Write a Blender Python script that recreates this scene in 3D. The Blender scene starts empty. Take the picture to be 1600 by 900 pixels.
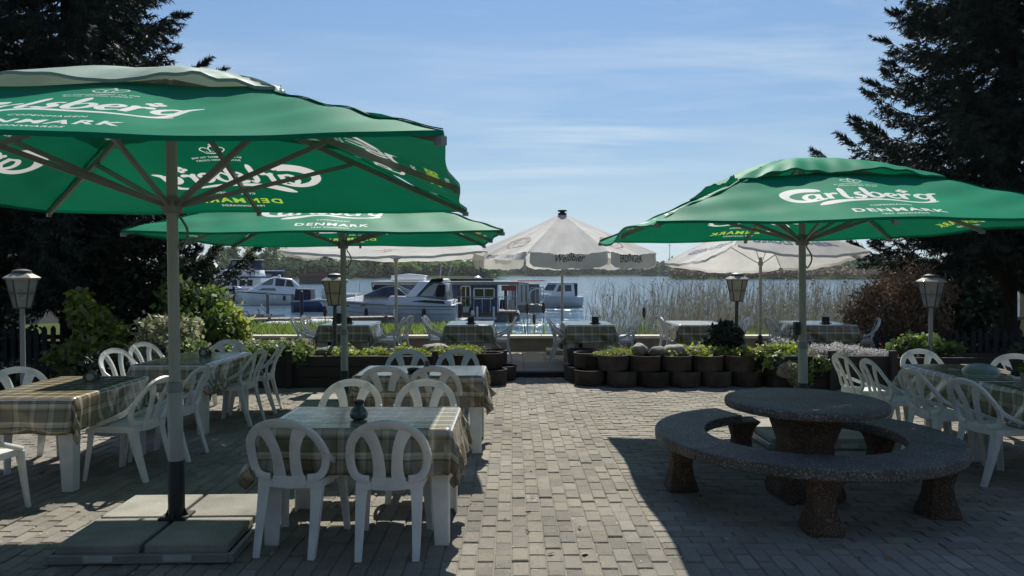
import bpy, bmesh, math, random
import numpy as np
from mathutils import Vector, Matrix, noise as mnoise
R = math.radians
random.seed(7); rng = np.random.default_rng(7)
SC = bpy.context.scene; COL = SC.collection

# ------------------------------------------------------------ camera, world, sun
CAMH = 1.65
cam_d = bpy.data.cameras.new("camera"); cam = bpy.data.objects.new("camera", cam_d); COL.objects.link(cam)
cam.location = (0, 0, CAMH); cam.rotation_euler = (R(90 - 1.14), 0, 0)
cam_d.sensor_width = 36; cam_d.lens = 26.0; cam_d.clip_start = 0.05; cam_d.clip_end = 12000
SC.camera = cam
SUN_EL, SUN_AZ = 48.0, 4.0          # azimuth clockwise from +Y
w = bpy.data.worlds.new("World"); SC.world = w; w.use_nodes = True
nt = w.node_tree; nt.nodes.clear()
N = nt.nodes.new; L = nt.links.new
out = N("ShaderNodeOutputWorld"); bg = N("ShaderNodeBackground"); L(bg.outputs[0], out.inputs[0])
sky = N("ShaderNodeTexSky"); sky.sky_type = 'NISHITA'; sky.sun_disc = False
sky.sun_elevation = R(SUN_EL); sky.sun_rotation = R(SUN_AZ); sky.altitude = 0
sky.air_density = 1.0; sky.dust_density = 0.6; sky.ozone_density = 1.6
bg.inputs[1].default_value = 0.05
# thin cirrus: stretched noise over the sky direction
tc = N("ShaderNodeTexCoord"); sep = N("ShaderNodeSeparateXYZ"); L(tc.outputs['Generated'], sep.inputs[0])
def mathn(op, a, b=None, clamp=False):
    m = N("ShaderNodeMath"); m.operation = op; m.use_clamp = clamp
    for i, v in enumerate((a, b)):
        if v is None: continue
        if isinstance(v, (int, float)): m.inputs[i].default_value = v
        else: L(v, m.inputs[i])
    return m.outputs[0]
zc = mathn('MAXIMUM', sep.outputs[2], 0.03); zc = mathn('ADD', zc, 0.12)
px = mathn('DIVIDE', sep.outputs[0], zc); py = mathn('DIVIDE', sep.outputs[1], zc)
cmb = N("ShaderNodeCombineXYZ"); L(px, cmb.inputs[0]); L(py, cmb.inputs[1])
mp = N("ShaderNodeMapping"); L(cmb.outputs[0], mp.inputs[0]); mp.inputs['Rotation'].default_value = (0, 0, R(-38)); mp.inputs['Scale'].default_value = (0.5, 2.1, 1)
n1 = N("ShaderNodeTexNoise"); L(mp.outputs[0], n1.inputs[0]); n1.inputs['Scale'].default_value = 1.1; n1.inputs['Detail'].default_value = 8; n1.inputs['Roughness'].default_value = 0.62; n1.inputs['Distortion'].default_value = 0.5
n2 = N("ShaderNodeTexNoise"); L(cmb.outputs[0], n2.inputs[0]); n2.inputs['Scale'].default_value = 0.45; n2.inputs['Detail'].default_value = 3
c1 = mathn('MULTIPLY', mathn('SUBTRACT', n1.outputs[0], 0.45, True), 3.6, True)
c2 = mathn('MULTIPLY', mathn('SUBTRACT', n2.outputs[0], 0.36, True), 3.6, True)
cl = mathn('MULTIPLY', mathn('MULTIPLY', c1, c2), 0.72)
mixc = N("ShaderNodeMix"); mixc.data_type = 'RGBA'; L(cl, mixc.inputs[0])
tint = N("ShaderNodeMix"); tint.data_type = 'RGBA'; tint.blend_type = 'MULTIPLY'; tint.inputs[0].default_value = 1.0
L(sky.outputs[0], tint.inputs[6]); tint.inputs[7].default_value = (0.92, 1.0, 1.14, 1)
ramp = N("ShaderNodeValToRGB"); L(mathn('MAXIMUM', sep.outputs[2], 0.0), ramp.inputs[0]); e = ramp.color_ramp.elements   # clear-day gradient, horizon to zenith
e[0].position = 0; e[0].color = (.66, .77, .82, 1); e[1].position = .06; e[1].color = (.58, .73, .79, 1)
for q, c in ((.18, (.34, .53, .73)), (.36, (.215, .385, .66)), (.7, (.13, .24, .50)), (1.0, (.09, .18, .42))): z = e.new(q); z.color = (*c, 1)
gsc = N("ShaderNodeMix"); gsc.data_type = 'RGBA'; gsc.blend_type = 'MULTIPLY'; gsc.inputs[0].default_value = 1; L(ramp.outputs[0], gsc.inputs[6]); gsc.inputs[7].default_value = (11.6, 12.4, 13.2, 1)
blend = N("ShaderNodeMix"); blend.data_type = 'RGBA'; blend.inputs[0].default_value = .78; L(tint.outputs[2], blend.inputs[6]); L(gsc.outputs[2], blend.inputs[7])
# clear sky is brightest round the sun and dims smoothly towards the side away from it
sd_ = N("ShaderNodeVectorMath"); sd_.operation = 'DOT_PRODUCT'; L(tc.outputs['Generated'], sd_.inputs[0]); sd_.inputs[1].default_value = (math.sin(R(SUN_AZ)) * math.cos(R(SUN_EL)), math.cos(R(SUN_AZ)) * math.cos(R(SUN_EL)), math.sin(R(SUN_EL)))
half = mathn('POWER', mathn('MULTIPLY', mathn('ADD', sd_.outputs['Value'], 1.0), 0.5, True), 1.7)
glow = mathn('ADD', mathn('MULTIPLY', half, 1.12), 0.20)
gl = N("ShaderNodeVectorMath"); gl.operation = 'SCALE'; L(blend.outputs[2], gl.inputs[0]); L(glow, gl.inputs['Scale'])
L(gl.outputs[0], mixc.inputs[6]); mixc.inputs[7].default_value = (10.2, 11.5, 12.6, 1)
L(mixc.outputs[2], bg.inputs[0])

sun_d = bpy.data.lights.new("sun", 'SUN'); sun = bpy.data.objects.new("sun", sun_d); COL.objects.link(sun)
sun_d.energy = 5.0; sun_d.angle = R(0.53); sun_d.color = (1.0, 0.95, 0.86)
sdir = Vector((math.sin(R(SUN_AZ)) * math.cos(R(SUN_EL)), math.cos(R(SUN_AZ)) * math.cos(R(SUN_EL)), math.sin(R(SUN_EL))))
sun.rotation_euler = sdir.to_track_quat('Z', 'Y').to_euler()
sun.location = (0, 0, 30)
SC.view_settings.view_transform = 'Standard'; SC.view_settings.look = 'None'
SC.view_settings.exposure = 0.50; SC.view_settings.gamma = 1.0
SC.render.engine = 'CYCLES'; SC.cycles.max_bounces = 6; SC.cycles.transparent_max_bounces = 8; SC.cycles.transmission_bounces = 4
SC.cycles.caustics_reflective = False; SC.cycles.caustics_refractive = False

# ------------------------------------------------------------ materials
MATS = {}
def mat(name, col, rough=.6, var=.12, scale=4, bump=0.0, bscale=60, spec=.5, metal=0, trans=0, rnd=0, speck=None, island=0, coat=0, coords='Object', det=4, stretch=(1, 1, 1), col2=None, stain=None, patch=None):
    """procedural principled: base colour varied by noise (and per object / per island), bump, optional specks"""
    if name in MATS: return MATS[name]
    m = bpy.data.materials.new(name); m.use_nodes = True; MATS[name] = m
    t = m.node_tree; t.nodes.clear(); N = t.nodes.new; L = t.links.new
    o = N("ShaderNodeOutputMaterial"); p = N("ShaderNodeBsdfPrincipled")
    p.inputs['Roughness'].default_value = rough; p.inputs['Metallic'].default_value = metal
    p.inputs['Specular IOR Level'].default_value = spec; p.inputs['Coat Weight'].default_value = coat
    tc = N("ShaderNodeTexCoord"); mp = N("ShaderNodeMapping"); mp.inputs['Scale'].default_value = stretch
    L(N("ShaderNodeNewGeometry").outputs['Position'] if coords == 'World' else tc.outputs[coords], mp.inputs[0])
    nz = N("ShaderNodeTexNoise"); nz.inputs['Scale'].default_value = scale; nz.inputs['Detail'].default_value = det; L(mp.outputs[0], nz.inputs[0])
    c2 = col2 or tuple(min(1, c * .55) for c in col)
    mx = N("ShaderNodeMix"); mx.data_type = 'RGBA'
    mr = N("ShaderNodeMapRange"); L(nz.outputs[0], mr.inputs[0]); mr.inputs[1].default_value = .3; mr.inputs[2].default_value = .7
    mr.inputs[3].default_value = 0; mr.inputs[4].default_value = min(1, var * 2) if col2 is None else 1
    L(mr.outputs[0], mx.inputs[0]); mx.inputs[6].default_value = (*col, 1); mx.inputs[7].default_value = (*c2, 1)
    cout = mx.outputs[2]
    if rnd or island:
        if island:
            g = N("ShaderNodeNewGeometry"); src = g.outputs['Random Per Island']
        if rnd:
            oi = N("ShaderNodeObjectInfo"); s2 = oi.outputs['Random']
            if island:
                a = N("ShaderNodeMath"); a.operation = 'ADD'; L(src, a.inputs[0]); L(s2, a.inputs[1])
                f = N("ShaderNodeMath"); f.operation = 'FRACT'; L(a.outputs[0], f.inputs[0]); src = f.outputs[0]
            else: src = s2
        k = max(rnd, island)
        hs = N("ShaderNodeHueSaturation"); L(cout, hs.inputs['Color'])
        m2 = N("ShaderNodeMapRange"); L(src, m2.inputs[0]); m2.inputs[3].default_value = 1 - k; m2.inputs[4].default_value = 1 + k; L(m2.outputs[0], hs.inputs['Value'])
        m3 = N("ShaderNodeMath"); m3.operation = 'MULTIPLY'; L(src, m3.inputs[0]); m3.inputs[1].default_value = 7.31
        m4 = N("ShaderNodeMath"); m4.operation = 'FRACT'; L(m3.outputs[0], m4.inputs[0])
        m5 = N("ShaderNodeMapRange"); L(m4.outputs[0], m5.inputs[0]); m5.inputs[3].default_value = 1 - k; m5.inputs[4].default_value = 1 + k * .6; L(m5.outputs[0], hs.inputs['Saturation'])
        cout = hs.outputs[0]
    if speck:                                   # (scale, threshold, colour, coverage noise scale)
        v = N("ShaderNodeTexNoise"); v.inputs['Scale'].default_value = speck[0]; v.inputs['Detail'].default_value = 1; L(mp.outputs[0], v.inputs[0])
        q = N("ShaderNodeMapRange"); L(v.outputs[0], q.inputs[0]); q.inputs[1].default_value = speck[1]; q.inputs[2].default_value = speck[1] + .04
        ms = N("ShaderNodeMix"); ms.data_type = 'RGBA'; L(q.outputs[0], ms.inputs[0]); L(cout, ms.inputs[6]); ms.inputs[7].default_value = (*speck[2], 1)
        cout = ms.outputs[2]
    if patch:                                   # (noise scale, threshold, width, colour) loose sand, moss, dirt
        v = N("ShaderNodeTexNoise"); v.inputs['Scale'].default_value = patch[0]; v.inputs['Detail'].default_value = 7; v.inputs['Roughness'].default_value = .7; L(N("ShaderNodeNewGeometry").outputs['Position'], v.inputs[0])
        q = N("ShaderNodeMapRange"); L(v.outputs[0], q.inputs[0]); q.inputs[1].default_value = patch[1]; q.inputs[2].default_value = patch[1] + patch[2]
        ms = N("ShaderNodeMix"); ms.data_type = 'RGBA'; L(q.outputs[0], ms.inputs[0]); L(cout, ms.inputs[6]); ms.inputs[7].default_value = (*patch[3], 1); cout = ms.outputs[2]
    if stain:                                   # (noise scale, strength)
        v = N("ShaderNodeTexNoise"); v.inputs['Scale'].default_value = stain[0]; v.inputs['Detail'].default_value = 5; v.inputs['Roughness'].default_value = .65; L(N("ShaderNodeNewGeometry").outputs['Position'], v.inputs[0])
        q = N("ShaderNodeMapRange"); L(v.outputs[0], q.inputs[0]); q.inputs[1].default_value = .35; q.inputs[2].default_value = .62; q.inputs[3].default_value = 1 - stain[1]; q.inputs[4].default_value = 1
        vm = N("ShaderNodeVectorMath"); vm.operation = 'SCALE'; L(cout, vm.inputs[0]); L(q.outputs[0], vm.inputs['Scale']); cout = vm.outputs[0]
    L(cout, p.inputs['Base Color'])
    if bump:
        nb = N("ShaderNodeTexNoise"); nb.inputs['Scale'].default_value = bscale; nb.inputs['Detail'].default_value = 3; L(mp.outputs[0], nb.inputs[0])
        b = N("ShaderNodeBump"); b.inputs['Strength'].default_value = min(1, bump); b.inputs['Distance'].default_value = .01 * max(1, bump); L(nb.outputs[0], b.inputs['Height']); L(b.outputs[0], p.inputs['Normal'])
    if trans:
        tr = N("ShaderNodeBsdfTranslucent"); L(cout, tr.inputs[0]); ms = N("ShaderNodeMixShader"); ms.inputs[0].default_value = trans
        L(p.outputs[0], ms.inputs[1]); L(tr.outputs[0], ms.inputs[2]); L(ms.outputs[0], o.inputs[0])
    else: L(p.outputs[0], o.inputs[0])
    m['p'] = 1
    return m

# ------------------------------------------------------------ object helpers
def tag(o, label=None, cat=None, group=None, kind=None):
    if label: o['label'] = label
    if cat: o['category'] = cat
    if group: o['group'] = group
    if kind: o['kind'] = kind
    return o
def empty(name, loc=(0, 0, 0), rz=0, label=None, cat=None, group=None):
    o = bpy.data.objects.new(name, None); COL.objects.link(o); o.location = loc; o.rotation_euler = (0, 0, rz); o.empty_display_size = .2
    return tag(o, label, cat, group)
def link(name, me, m=None, parent=None, loc=None, rz=None):
    o = bpy.data.objects.new(name, me); COL.objects.link(o)
    if m is not None and not me.materials: me.materials.append(m)
    if parent: o.parent = parent
    if loc is not None: o.location = loc
    if rz is not None: o.rotation_euler = (0, 0, rz)
    return o
def copy_tree(o, parent=None):
    c = o.copy(); COL.objects.link(c)
    if parent is not None: c.parent = parent
    for ch in list(o.children): copy_tree(ch, c)
    return c
def smooth(me, ang=35):
    me.shade_smooth()
    try: me.set_sharp_from_angle(angle=R(ang))
    except Exception: pass

class MB:
    def __init__(s): s.v = []; s.f = []
    def add(s, vs, fs):
        n = len(s.v); s.v += [tuple(v) for v in vs]; s.f += [tuple(i + n for i in f) for f in fs]; return s
    def box(s, c, d, rz=0, rx=0, ry=0, taper=1.0):
        hx, hy, hz = d[0] / 2, d[1] / 2, d[2] / 2
        vs = [Vector((x * hx * (taper if z > 0 else 1), y * hy * (taper if z > 0 else 1), z * hz)) for z in (-1, 1) for x, y in ((-1, -1), (1, -1), (1, 1), (-1, 1))]
        M = Matrix.Rotation(rz, 3, 'Z') @ Matrix.Rotation(ry, 3, 'Y') @ Matrix.Rotation(rx, 3, 'X'); c = Vector(c)
        return s.add([M @ v + c for v in vs], [(3, 2, 1, 0), (4, 5, 6, 7), (0, 1, 5, 4), (1, 2, 6, 5), (2, 3, 7, 6), (3, 0, 4, 7)])
    def lathe(s, prof, c=(0, 0, 0), n=16, cap=True, ph=0, sx=1, sy=1):
        vs = []; fs = []
        for r, z in prof:
            for i in range(n):
                a = ph + 2 * math.pi * i / n; vs.append((c[0] + r * sx * math.cos(a), c[1] + r * sy * math.sin(a), c[2] + z))
        for k in range(len(prof) - 1):
            for i in range(n):
                j = (i + 1) % n; fs.append((k * n + i, k * n + j, (k + 1) * n + j, (k + 1) * n + i))
        if cap: fs.append(tuple(range(n))[::-1]); fs.append(tuple((len(prof) - 1) * n + i for i in range(n)))
        return s.add(vs, fs)
    def sweep(s, path, secs, up=(0, 0, 1), n=0, cap=True):
        """secs: per point (width, height) full sizes; n=0 rectangle, n>0 ellipse; width along side = tangent x up"""
        P = [Vector(p) for p in path]; up = Vector(up); rings = []
        if isinstance(secs, tuple): secs = [secs] * len(P)
        for i, p in enumerate(P):
            t = (P[min(i + 1, len(P) - 1)] - P[max(i - 1, 0)]).normalized()
            u = up
            if abs(t.dot(u)) > .98: u = Vector((0, 1, 0)) if abs(t.y) < .9 else Vector((1, 0, 0))
            sd = t.cross(u).normalized(); nn = sd.cross(t).normalized(); a, b = secs[i][0] / 2, secs[i][1] / 2
            if n: rings.append([p + sd * a * math.cos(2 * math.pi * k / n) + nn * b * math.sin(2 * math.pi * k / n) for k in range(n)])
            else: rings.append([p - sd * a - nn * b, p + sd * a - nn * b, p + sd * a + nn * b, p - sd * a + nn * b])
        return s.loft(rings, cap)
    def tube(s, path, r, n=8, cap=True):
        if isinstance(r, (int, float)): r = [r] * len(path)
        return s.sweep(path, [(2 * x, 2 * x) for x in r], n=n, cap=cap)
    def loft(s, rings, cap=True, closed=True):
        n = len(rings[0]); vs = [v for r in rings for v in r]; fs = []
        for k in range(len(rings) - 1):
            for i in range(n if closed else n - 1):
                j = (i + 1) % n; fs.append((k * n + i, k * n + j, (k + 1) * n + j, (k + 1) * n + i))
        if cap: fs.append(tuple(range(n))[::-1]); fs.append(tuple((len(rings) - 1) * n + i for i in range(n)))
        return s.add(vs, fs)
    def prism(s, pts, y0, y1, axis='y'):
        """extrude 2-D polygon (a,b) between two values on axis; y: (a,*,b); z: (a,b,*); x: (*,a,b)"""
        f = {'y': lambda a, b, t: (a, t, b), 'z': lambda a, b, t: (a, b, t), 'x': lambda a, b, t: (t, a, b)}[axis]
        n = len(pts); vs = [f(a, b, y0) for a, b in pts] + [f(a, b, y1) for a, b in pts]
        return s.add(vs, [tuple(range(n))[::-1], tuple(range(n, 2 * n))] + [(i, (i + 1) % n, n + (i + 1) % n, n + i) for i in range(n)])
    def mesh(s, name, bevel=0, seg=1, xf=None, sm=None, fix=True):
        me = bpy.data.meshes.new(name); me.from_pydata(s.v, [], s.f)
        if xf is not None: me.transform(xf)
        if bevel or fix:
            bm = bmesh.new(); bm.from_mesh(me)
            if fix: bmesh.ops.recalc_face_normals(bm, faces=bm.faces)
            if bevel:
                es = [e for e in bm.edges if len(e.link_faces) == 2 and e.calc_face_angle(0) > .6]
                bmesh.ops.bevel(bm, geom=es, offset=bevel, segments=seg, affect='EDGES', profile=.6)
            bm.to_mesh(me); bm.free()
        if sm is not None: smooth(me, sm)
        me.update(); return me
    def build(s, name, m, parent=None, **k):
        return link(name, s.mesh(name, **k), m, parent)

def fast_mesh(name, V, k, m=None):
    """V: (n,k,3) array of separate k-gons"""
    n = V.shape[0]; me = bpy.data.meshes.new(name)
    me.vertices.add(n * k); me.vertices.foreach_set('co', V.astype(np.float32).ravel())
    me.loops.add(n * k); me.loops.foreach_set('vertex_index', np.arange(n * k, dtype=np.int32))
    me.polygons.add(n); me.polygons.foreach_set('loop_start', np.arange(0, n * k, k, dtype=np.int32))
    me.polygons.foreach_set('loop_total', np.full(n, k, dtype=np.int32))
    me.update(calc_edges=True); me.validate()
    if m: me.materials.append(m)
    return me
def unit(a): return a / (np.linalg.norm(a, axis=-1, keepdims=True) + 1e-9)
def leaves(P, size, elong=1.6, droop=0.0, jitter=.35, up=None, r=None):
    """diamond leaves at points P (n,3) -> (n,4,3)"""
    r = r or rng; n = len(P); d = unit(r.normal(size=(n, 3)) + (np.array([0, 0, -droop])) + (up if up is not None else 0))
    s = unit(np.cross(d, unit(r.normal(size=(n, 3)))))
    L = size * (1 + r.uniform(-jitter, jitter, (n, 1))) * elong; W = L / elong * .5
    return np.stack([P - d * L * .5, P - d * L * .05 + s * W, P + d * L * .5, P - d * L * .05 - s * W], 1)
def blobs(cs, n, shell=.55, r=None):
    """points in ellipsoids: cs list of (x,y,z,rx,ry,rz); biased to the surface"""
    r = r or rng; cs = np.array(cs, float); vol = (cs[:, 3] * cs[:, 4] * cs[:, 5]) ** (2 / 3); idx = r.choice(len(cs), n, p=vol / vol.sum())
    d = unit(r.normal(size=(n, 3))); rad = 1 - (1 - shell) * r.random((n, 1)) ** 1.6; rad *= 1 + .18 * r.normal(size=(n, 1))
    return cs[idx, :3] + d * rad * cs[idx, 3:]
def wob(t, f, s): return math.sin(t * f + s)
# ------------------------------------------------------------ palette
m_pave = mat('paver_concrete', (.338, .316, .264), .9, .2, 1.3, stain=(1.1, .30), patch=(2.2, .50, .16, (.30, .27, .21)), bump=1.2, bscale=230, spec=.25, island=.2, rnd=.2, coords='World', speck=(210, .66, (.5, .46, .37)))
m_sand = mat('joint_sand', (.22, .20, .16), .95, .3, 9, bump=.5, bscale=200, coords='World')
m_terr = mat('terrace_slab', (.2, .185, .155), .85, .25, 2, bump=.3, bscale=120, rnd=.12)
m_soil = mat('soil', (.045, .035, .025), 1, .3, 8, spec=.05, bump=2, bscale=30)
m_grass = mat('grass_blade', (.23, .34, .06), .6, .2, 2, island=.35, trans=.35)
m_turf = mat('turf', (.07, .09, .03), 1, .3, 3, spec=.05, bump=1.5, bscale=40)
m_render = mat('wall_render', (.24, .22, .19), .85, stain=(2.0, .35), var=.2, scale=3, bump=.3, bscale=80)
m_cap = mat('coping_stone', (.55, .53, .46), .8, .15, 5, bump=.2, bscale=100)
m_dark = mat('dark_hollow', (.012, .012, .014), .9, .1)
m_ring = mat('planter_concrete', (.085, .070, .064), .95, .3, 6, stain=(5, .5), spec=.2, bump=.8, bscale=90, rnd=.25)
m_timber = mat('dark_timber', (.028, .026, .026), .85, .3, 3, bump=.8, bscale=40, stretch=(1, 1, 6), rnd=.2)
m_bark = mat('bark', (.045, .036, .03), .95, .4, 12, bump=3, bscale=25, stretch=(1, 1, .25))
m_leafd = mat('leaf_dark', (.028, .05, .02), .5, .2, 3, island=.45, trans=.18)
m_leafm = mat('leaf_mid', (.14, .22, .05), .5, .2, 3, island=.4, trans=.35)
m_leafy = mat('leaf_yellow', (.28, .34, .06), .5, .2, 3, island=.35, trans=.45)
m_leafv = mat('leaf_variegated', (.33, .34, .20), .6, .2, 5, island=.35, trans=.3)
m_flow = mat('blossom', (.58, .565, .56), .7, .2, 5, island=.25, trans=.3)
m_brown = mat('leaf_brown', (.25, .15, .08), .8, .25, 3, island=.45, trans=.1)
m_needle = mat('spruce_needle', (.030, .046, .036), .65, .3, .8, island=.4, spec=.3)
m_stone = mat('boulder', (.26, .24, .21), .85, .35, 7, bump=1, bscale=40, rnd=.25)
m_pebble = mat('pebble', (.5, .48, .46), .8, .2, 7, island=.35)
m_white = mat('white_plastic', (.83, .84, .81), .40, .08, 3, trans=.22, bump=.05, bscale=200, rnd=.06, spec=.4, stain=(7, .14), patch=(38, .66, .06, (.42, .40, .34)))
m_pole = mat('pole_aluminium', (.40, .41, .37), .45, .2, 4, spec=.5, stretch=(4, 4, .5))
m_metal = mat('grey_metal', (.25, .26, .24), .45, .2, 6, metal=.3)
m_black = mat('black_paint', (.015, .016, .018), .5, .15, 6)
m_slab = mat('washed_concrete', (.30, .29, .245), .9, stain=(3, .3), var=.2, scale=4, bump=.5, bscale=150, rnd=.12, speck=(160, .66, (.42, .4, .34)))
m_agg = mat('exposed_aggregate', (.15, .093, .058), .9, stain=(3.5, .45), var=.4, scale=60, bump=3.5, bscale=75, speck=(110, .60, (.30, .25, .21)), spec=.4)
m_aggt = mat('aggregate_top', (.105, .10, .094), .6, stain=(3, .45), patch=(5, .60, .10, (.17, .17, .16)), var=.35, scale=40, bump=2.2, bscale=70, speck=(75, .58, (.27, .26, .24)))
m_green = mat('green_canvas', (.007, .26, .135), .55, .15, 1.6, bump=.12, bscale=400, trans=.14, spec=.05, stain=(1.5, .14), patch=(9, .72, .05, (.05, .27, .16)))
m_green_glare = mat('pale_glare_canvas', (.30, .42, .33), .55, .2, 2.5, bump=.1, bscale=300, trans=.15, spec=.6)  # green cap canvas coloured pale to stand in for sun glare
m_wcanvas = mat('white_canvas', (.78, .77, .73), .85, stain=(1.6, .15), var=.15, scale=2, bump=.15, bscale=300, trans=.34, spec=.25)
m_pw = mat('print_white', (.84, .84, .81), .6, .05, 6, trans=.30)
m_py = mat('print_lime', (.48, .70, .08), .6, .05, 6, trans=.30)
def two_sided(m):                      # dyed canvas: white on the outside, lime seen from beneath
    t = m.node_tree; N = t.nodes.new; L = t.links.new; mx = N("ShaderNodeMix"); mx.data_type = 'RGBA'; g = N("ShaderNodeNewGeometry"); L(g.outputs['Backfacing'], mx.inputs[0])
    mx.inputs[6].default_value = (.80, .80, .77, 1); mx.inputs[7].default_value = (.50, .72, .08, 1)
    for n in t.nodes:
        if n.type == 'BSDF_PRINCIPLED': L(mx.outputs[2], n.inputs['Base Color'])
        if n.type == 'BSDF_TRANSLUCENT': L(mx.outputs[2], n.inputs[0])
two_sided(m_py)
m_pblk = mat('print_black', (.02, .02, .022), .6, .05, 6)
m_pblue = mat('print_blue', (.03, .07, .20), .6, .05, 6)
m_pred = mat('print_red', (.30, .06, .05), .6, .05, 6)
m_lampg = mat('lamp_milk_glass', (.58, .54, .42), .35, .12, 8, trans=.35)
m_lampc = mat('lamp_bronze', (.06, .058, .05), .5, .3, 10)
m_lampt = mat('lamp_cap_glaze', (.34, .32, .26), .3, .3, 8)
m_gel = mat('hull_white', (.86, .87, .87), .25, .12, 1.5, coat=.3)
m_gelg = mat('hull_grey', (.62, .65, .69), .25, .12, 1.5, coat=.3)
m_navy = mat('navy_paint', (.04, .065, .17), .35, .15, 2)
m_navyc = mat('navy_canvas', (.02, .028, .06), .8, .2, 3)
m_glass = mat('dark_glass', (.012, .016, .02), .08, .05, 2, spec=.8)
m_smoke = mat('pale_window', (.22, .23, .23), .15, .25, 3, spec=.7)
m_chrome = mat('steel_rail', (.55, .56, .58), .25, .05, 2, metal=.7)
m_wood = mat('weathered_wood', (.22, .185, .14), .8, .35, 6, bump=.8, bscale=30, stretch=(1, 6, 6), rnd=.15)
m_red = mat('red_roof', (.34, .10, .06), .8, .2, 3)
m_reed = mat('reed_stem', (.30, .29, .25), .8, .2, 2, island=.45, trans=.12, spec=.2)

# ------------------------------------------------------------ ground, patio, terrace
def sheet(name, x0, x1, y0, y1, nx, ny, zf, m, sm=60):
    vs = [(x0 + (x1 - x0) * i / nx, y0 + (y1 - y0) * j / ny) for j in range(ny + 1) for i in range(nx + 1)]
    vs = [(x, y, zf(x, y)) for x, y in vs]
    fs = [(j * (nx + 1) + i, j * (nx + 1) + i + 1, (j + 1) * (nx + 1) + i + 1, (j + 1) * (nx + 1) + i) for j in range(ny) for i in range(nx)]
    b = MB(); b.v = vs; b.f = fs; o = b.build(name, m, fix=False, sm=sm); o['kind'] = 'structure'; return o
WATER = -.9
def land(x, y):
    if y < 15.0: return -.06
    e = 16.3 if x > -1.2 else 17.6 + min(3, max(0, (-x - 5.5))) * .9
    if x > 7: e += (x - 7) * .8
    b = (.12 if x > -1.2 else .27) + .05 * math.sin(x * 1.7) * math.cos(y * 2)
    t = (y - e) / 2.0
    return b if t < 0 else b - 1.6 * min(1, t) ** .8 - .2 * max(0, t - 1)
sheet('ground', -60, 60, -30, 15.0, 30, 12, lambda x, y: -.06, m_soil)
sheet('lake_bank', -60, 60, 15.0, 40, 240, 60, land, m_turf)

patio = sheet('patio', -7.0, 7.2, -3, 11.72, 2, 2, lambda x, y: -.0075, m_sand)
def paver_mesh(l, wd, h=.05):
    b = MB().box((0, 0, -h / 2), (wd, l, h)); me = b.mesh('paver', bevel=.0055)
    bm = bmesh.new(); bm.from_mesh(me); bmesh.ops.delete(bm, geom=[f for f in bm.faces if f.calc_center_median().z < -.03 and abs(f.normal.z) > .9], context='FACES'); bm.to_mesh(me); bm.free()
    return me
pv = paver_mesh(.1895, .0945); pv.materials.append(m_pave)
spots = []
for i in range(-66, 56):
    X = .0475 + i * .1; off = .1 if i % 2 else 0
    for j in range(17, 58):
        Y = j * .2 + off + .1
        if Y > 11.6 or X < -6.6: continue
        if X > .9:
            if Y > 4.44: continue
            if Y > 4.34: spots.append((X, 4.40 - .0475, 2.5)); continue
        spots.append((X, Y, 0))
for j in range(45, 106):
    Y = -.05 + j * .1; off = .1 if j % 2 else 0
    for i in range(0, 29):
        X = 1.0 + i * .2 + off
        spots.append((X + .0025, Y, 1))
        if i == 0 and off: spots.append((.9525, Y, 2))
def hid(X, Y): return abs(X) / Y > .70
spots.sort(key=lambda t: (1 if hid(t[0], t[1]) or t[1] < 3.95 else 0, t[1]))
V = np.array([v.co for v in pv.vertices]); restv = []; restf = []; nb = 0
for n, (X, Y, o_) in enumerate(spots):
    dz = random.gauss(0, .0026); tx = random.gauss(0, .006); ty = random.gauss(0, .006); rz = random.gauss(0, .008) + (math.pi / 2 if o_ in (1, 2) else 0)
    dx = random.gauss(0, .0012); dy = random.gauss(0, .0012)
    if n < 300 and o_ < 2:
        p = link('paver', pv, None, patio, (X + dx, Y + dy, dz)); p.rotation_euler = (tx, ty, rz)
    else:
        if o_ >= 2: V0 = V * np.array([1, .47, 1])
        else: V0 = V
        c, s_ = math.cos(rz), math.sin(rz)
        Q = np.empty_like(V); Q[:, 0] = V0[:, 0] * c - V0[:, 1] * s_ + X + dx; Q[:, 1] = V0[:, 0] * s_ + V0[:, 1] * c + Y + dy; Q[:, 2] = V[:, 2] + dz + V[:, 0] * tx + V[:, 1] * ty
        restv.append(Q); restf += [tuple(i + nb for i in f.vertices) for f in pv.polygons]; nb += len(V)
me = bpy.data.meshes.new('paver'); me.from_pydata(np.concatenate(restv).tolist(), [], restf); me.materials.append(m_pave)
tag(link('paver', me, None, patio), kind='stuff')
# terrace: slabs behind a low edge
terr = sheet('terrace', -7.0, 8.2, 11.84, 15.0, 2, 2, lambda x, y: .066, m_sand)
MB().box((.6, 11.78, 0.005), (14.8, .12, .15)).build('step_edge', m_timber, terr, bevel=.008)
sl = MB().box((0, 0, -.02), (.392, .392, .04)).mesh('terrace_slab', bevel=.005); sl.materials.append(m_terr)
for i in range(-15, 18):
    for j in range(8):
        if (i * .4 + .4) / (12 + j * .4) < -.62 or (i * .4 + .4) / (12 + j * .4) > .62: continue
        p = link('paving_slab', sl, None, terr, (i * .4 + .4, 12.05 + j * .4, .08 + random.gauss(0, .001)), random.gauss(0, .004))
# petals and grit scattered near the umbrella base
b = []
P = np.stack([rng.uniform(-4.2, 2.2, 2600), rng.uniform(3.8, 9.5, 2600), np.full(2600, .005)], 1)
P = P[(rng.random(2600) < np.where(P[:, 0] < -1.0, .9, .35))]
d = leaves(P, .011, 1.3); d[:, :, 2] = .0055 + (d[:, :, 2] - .005) * .25 + .002
tag(link('petal_litter', fast_mesh('petal_litter', d, 4, mat('petal', (.55, .5, .36), .8, .1, island=.3))), 'pale petals and grit scattered over the paving', 'petals', kind='stuff')

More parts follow.
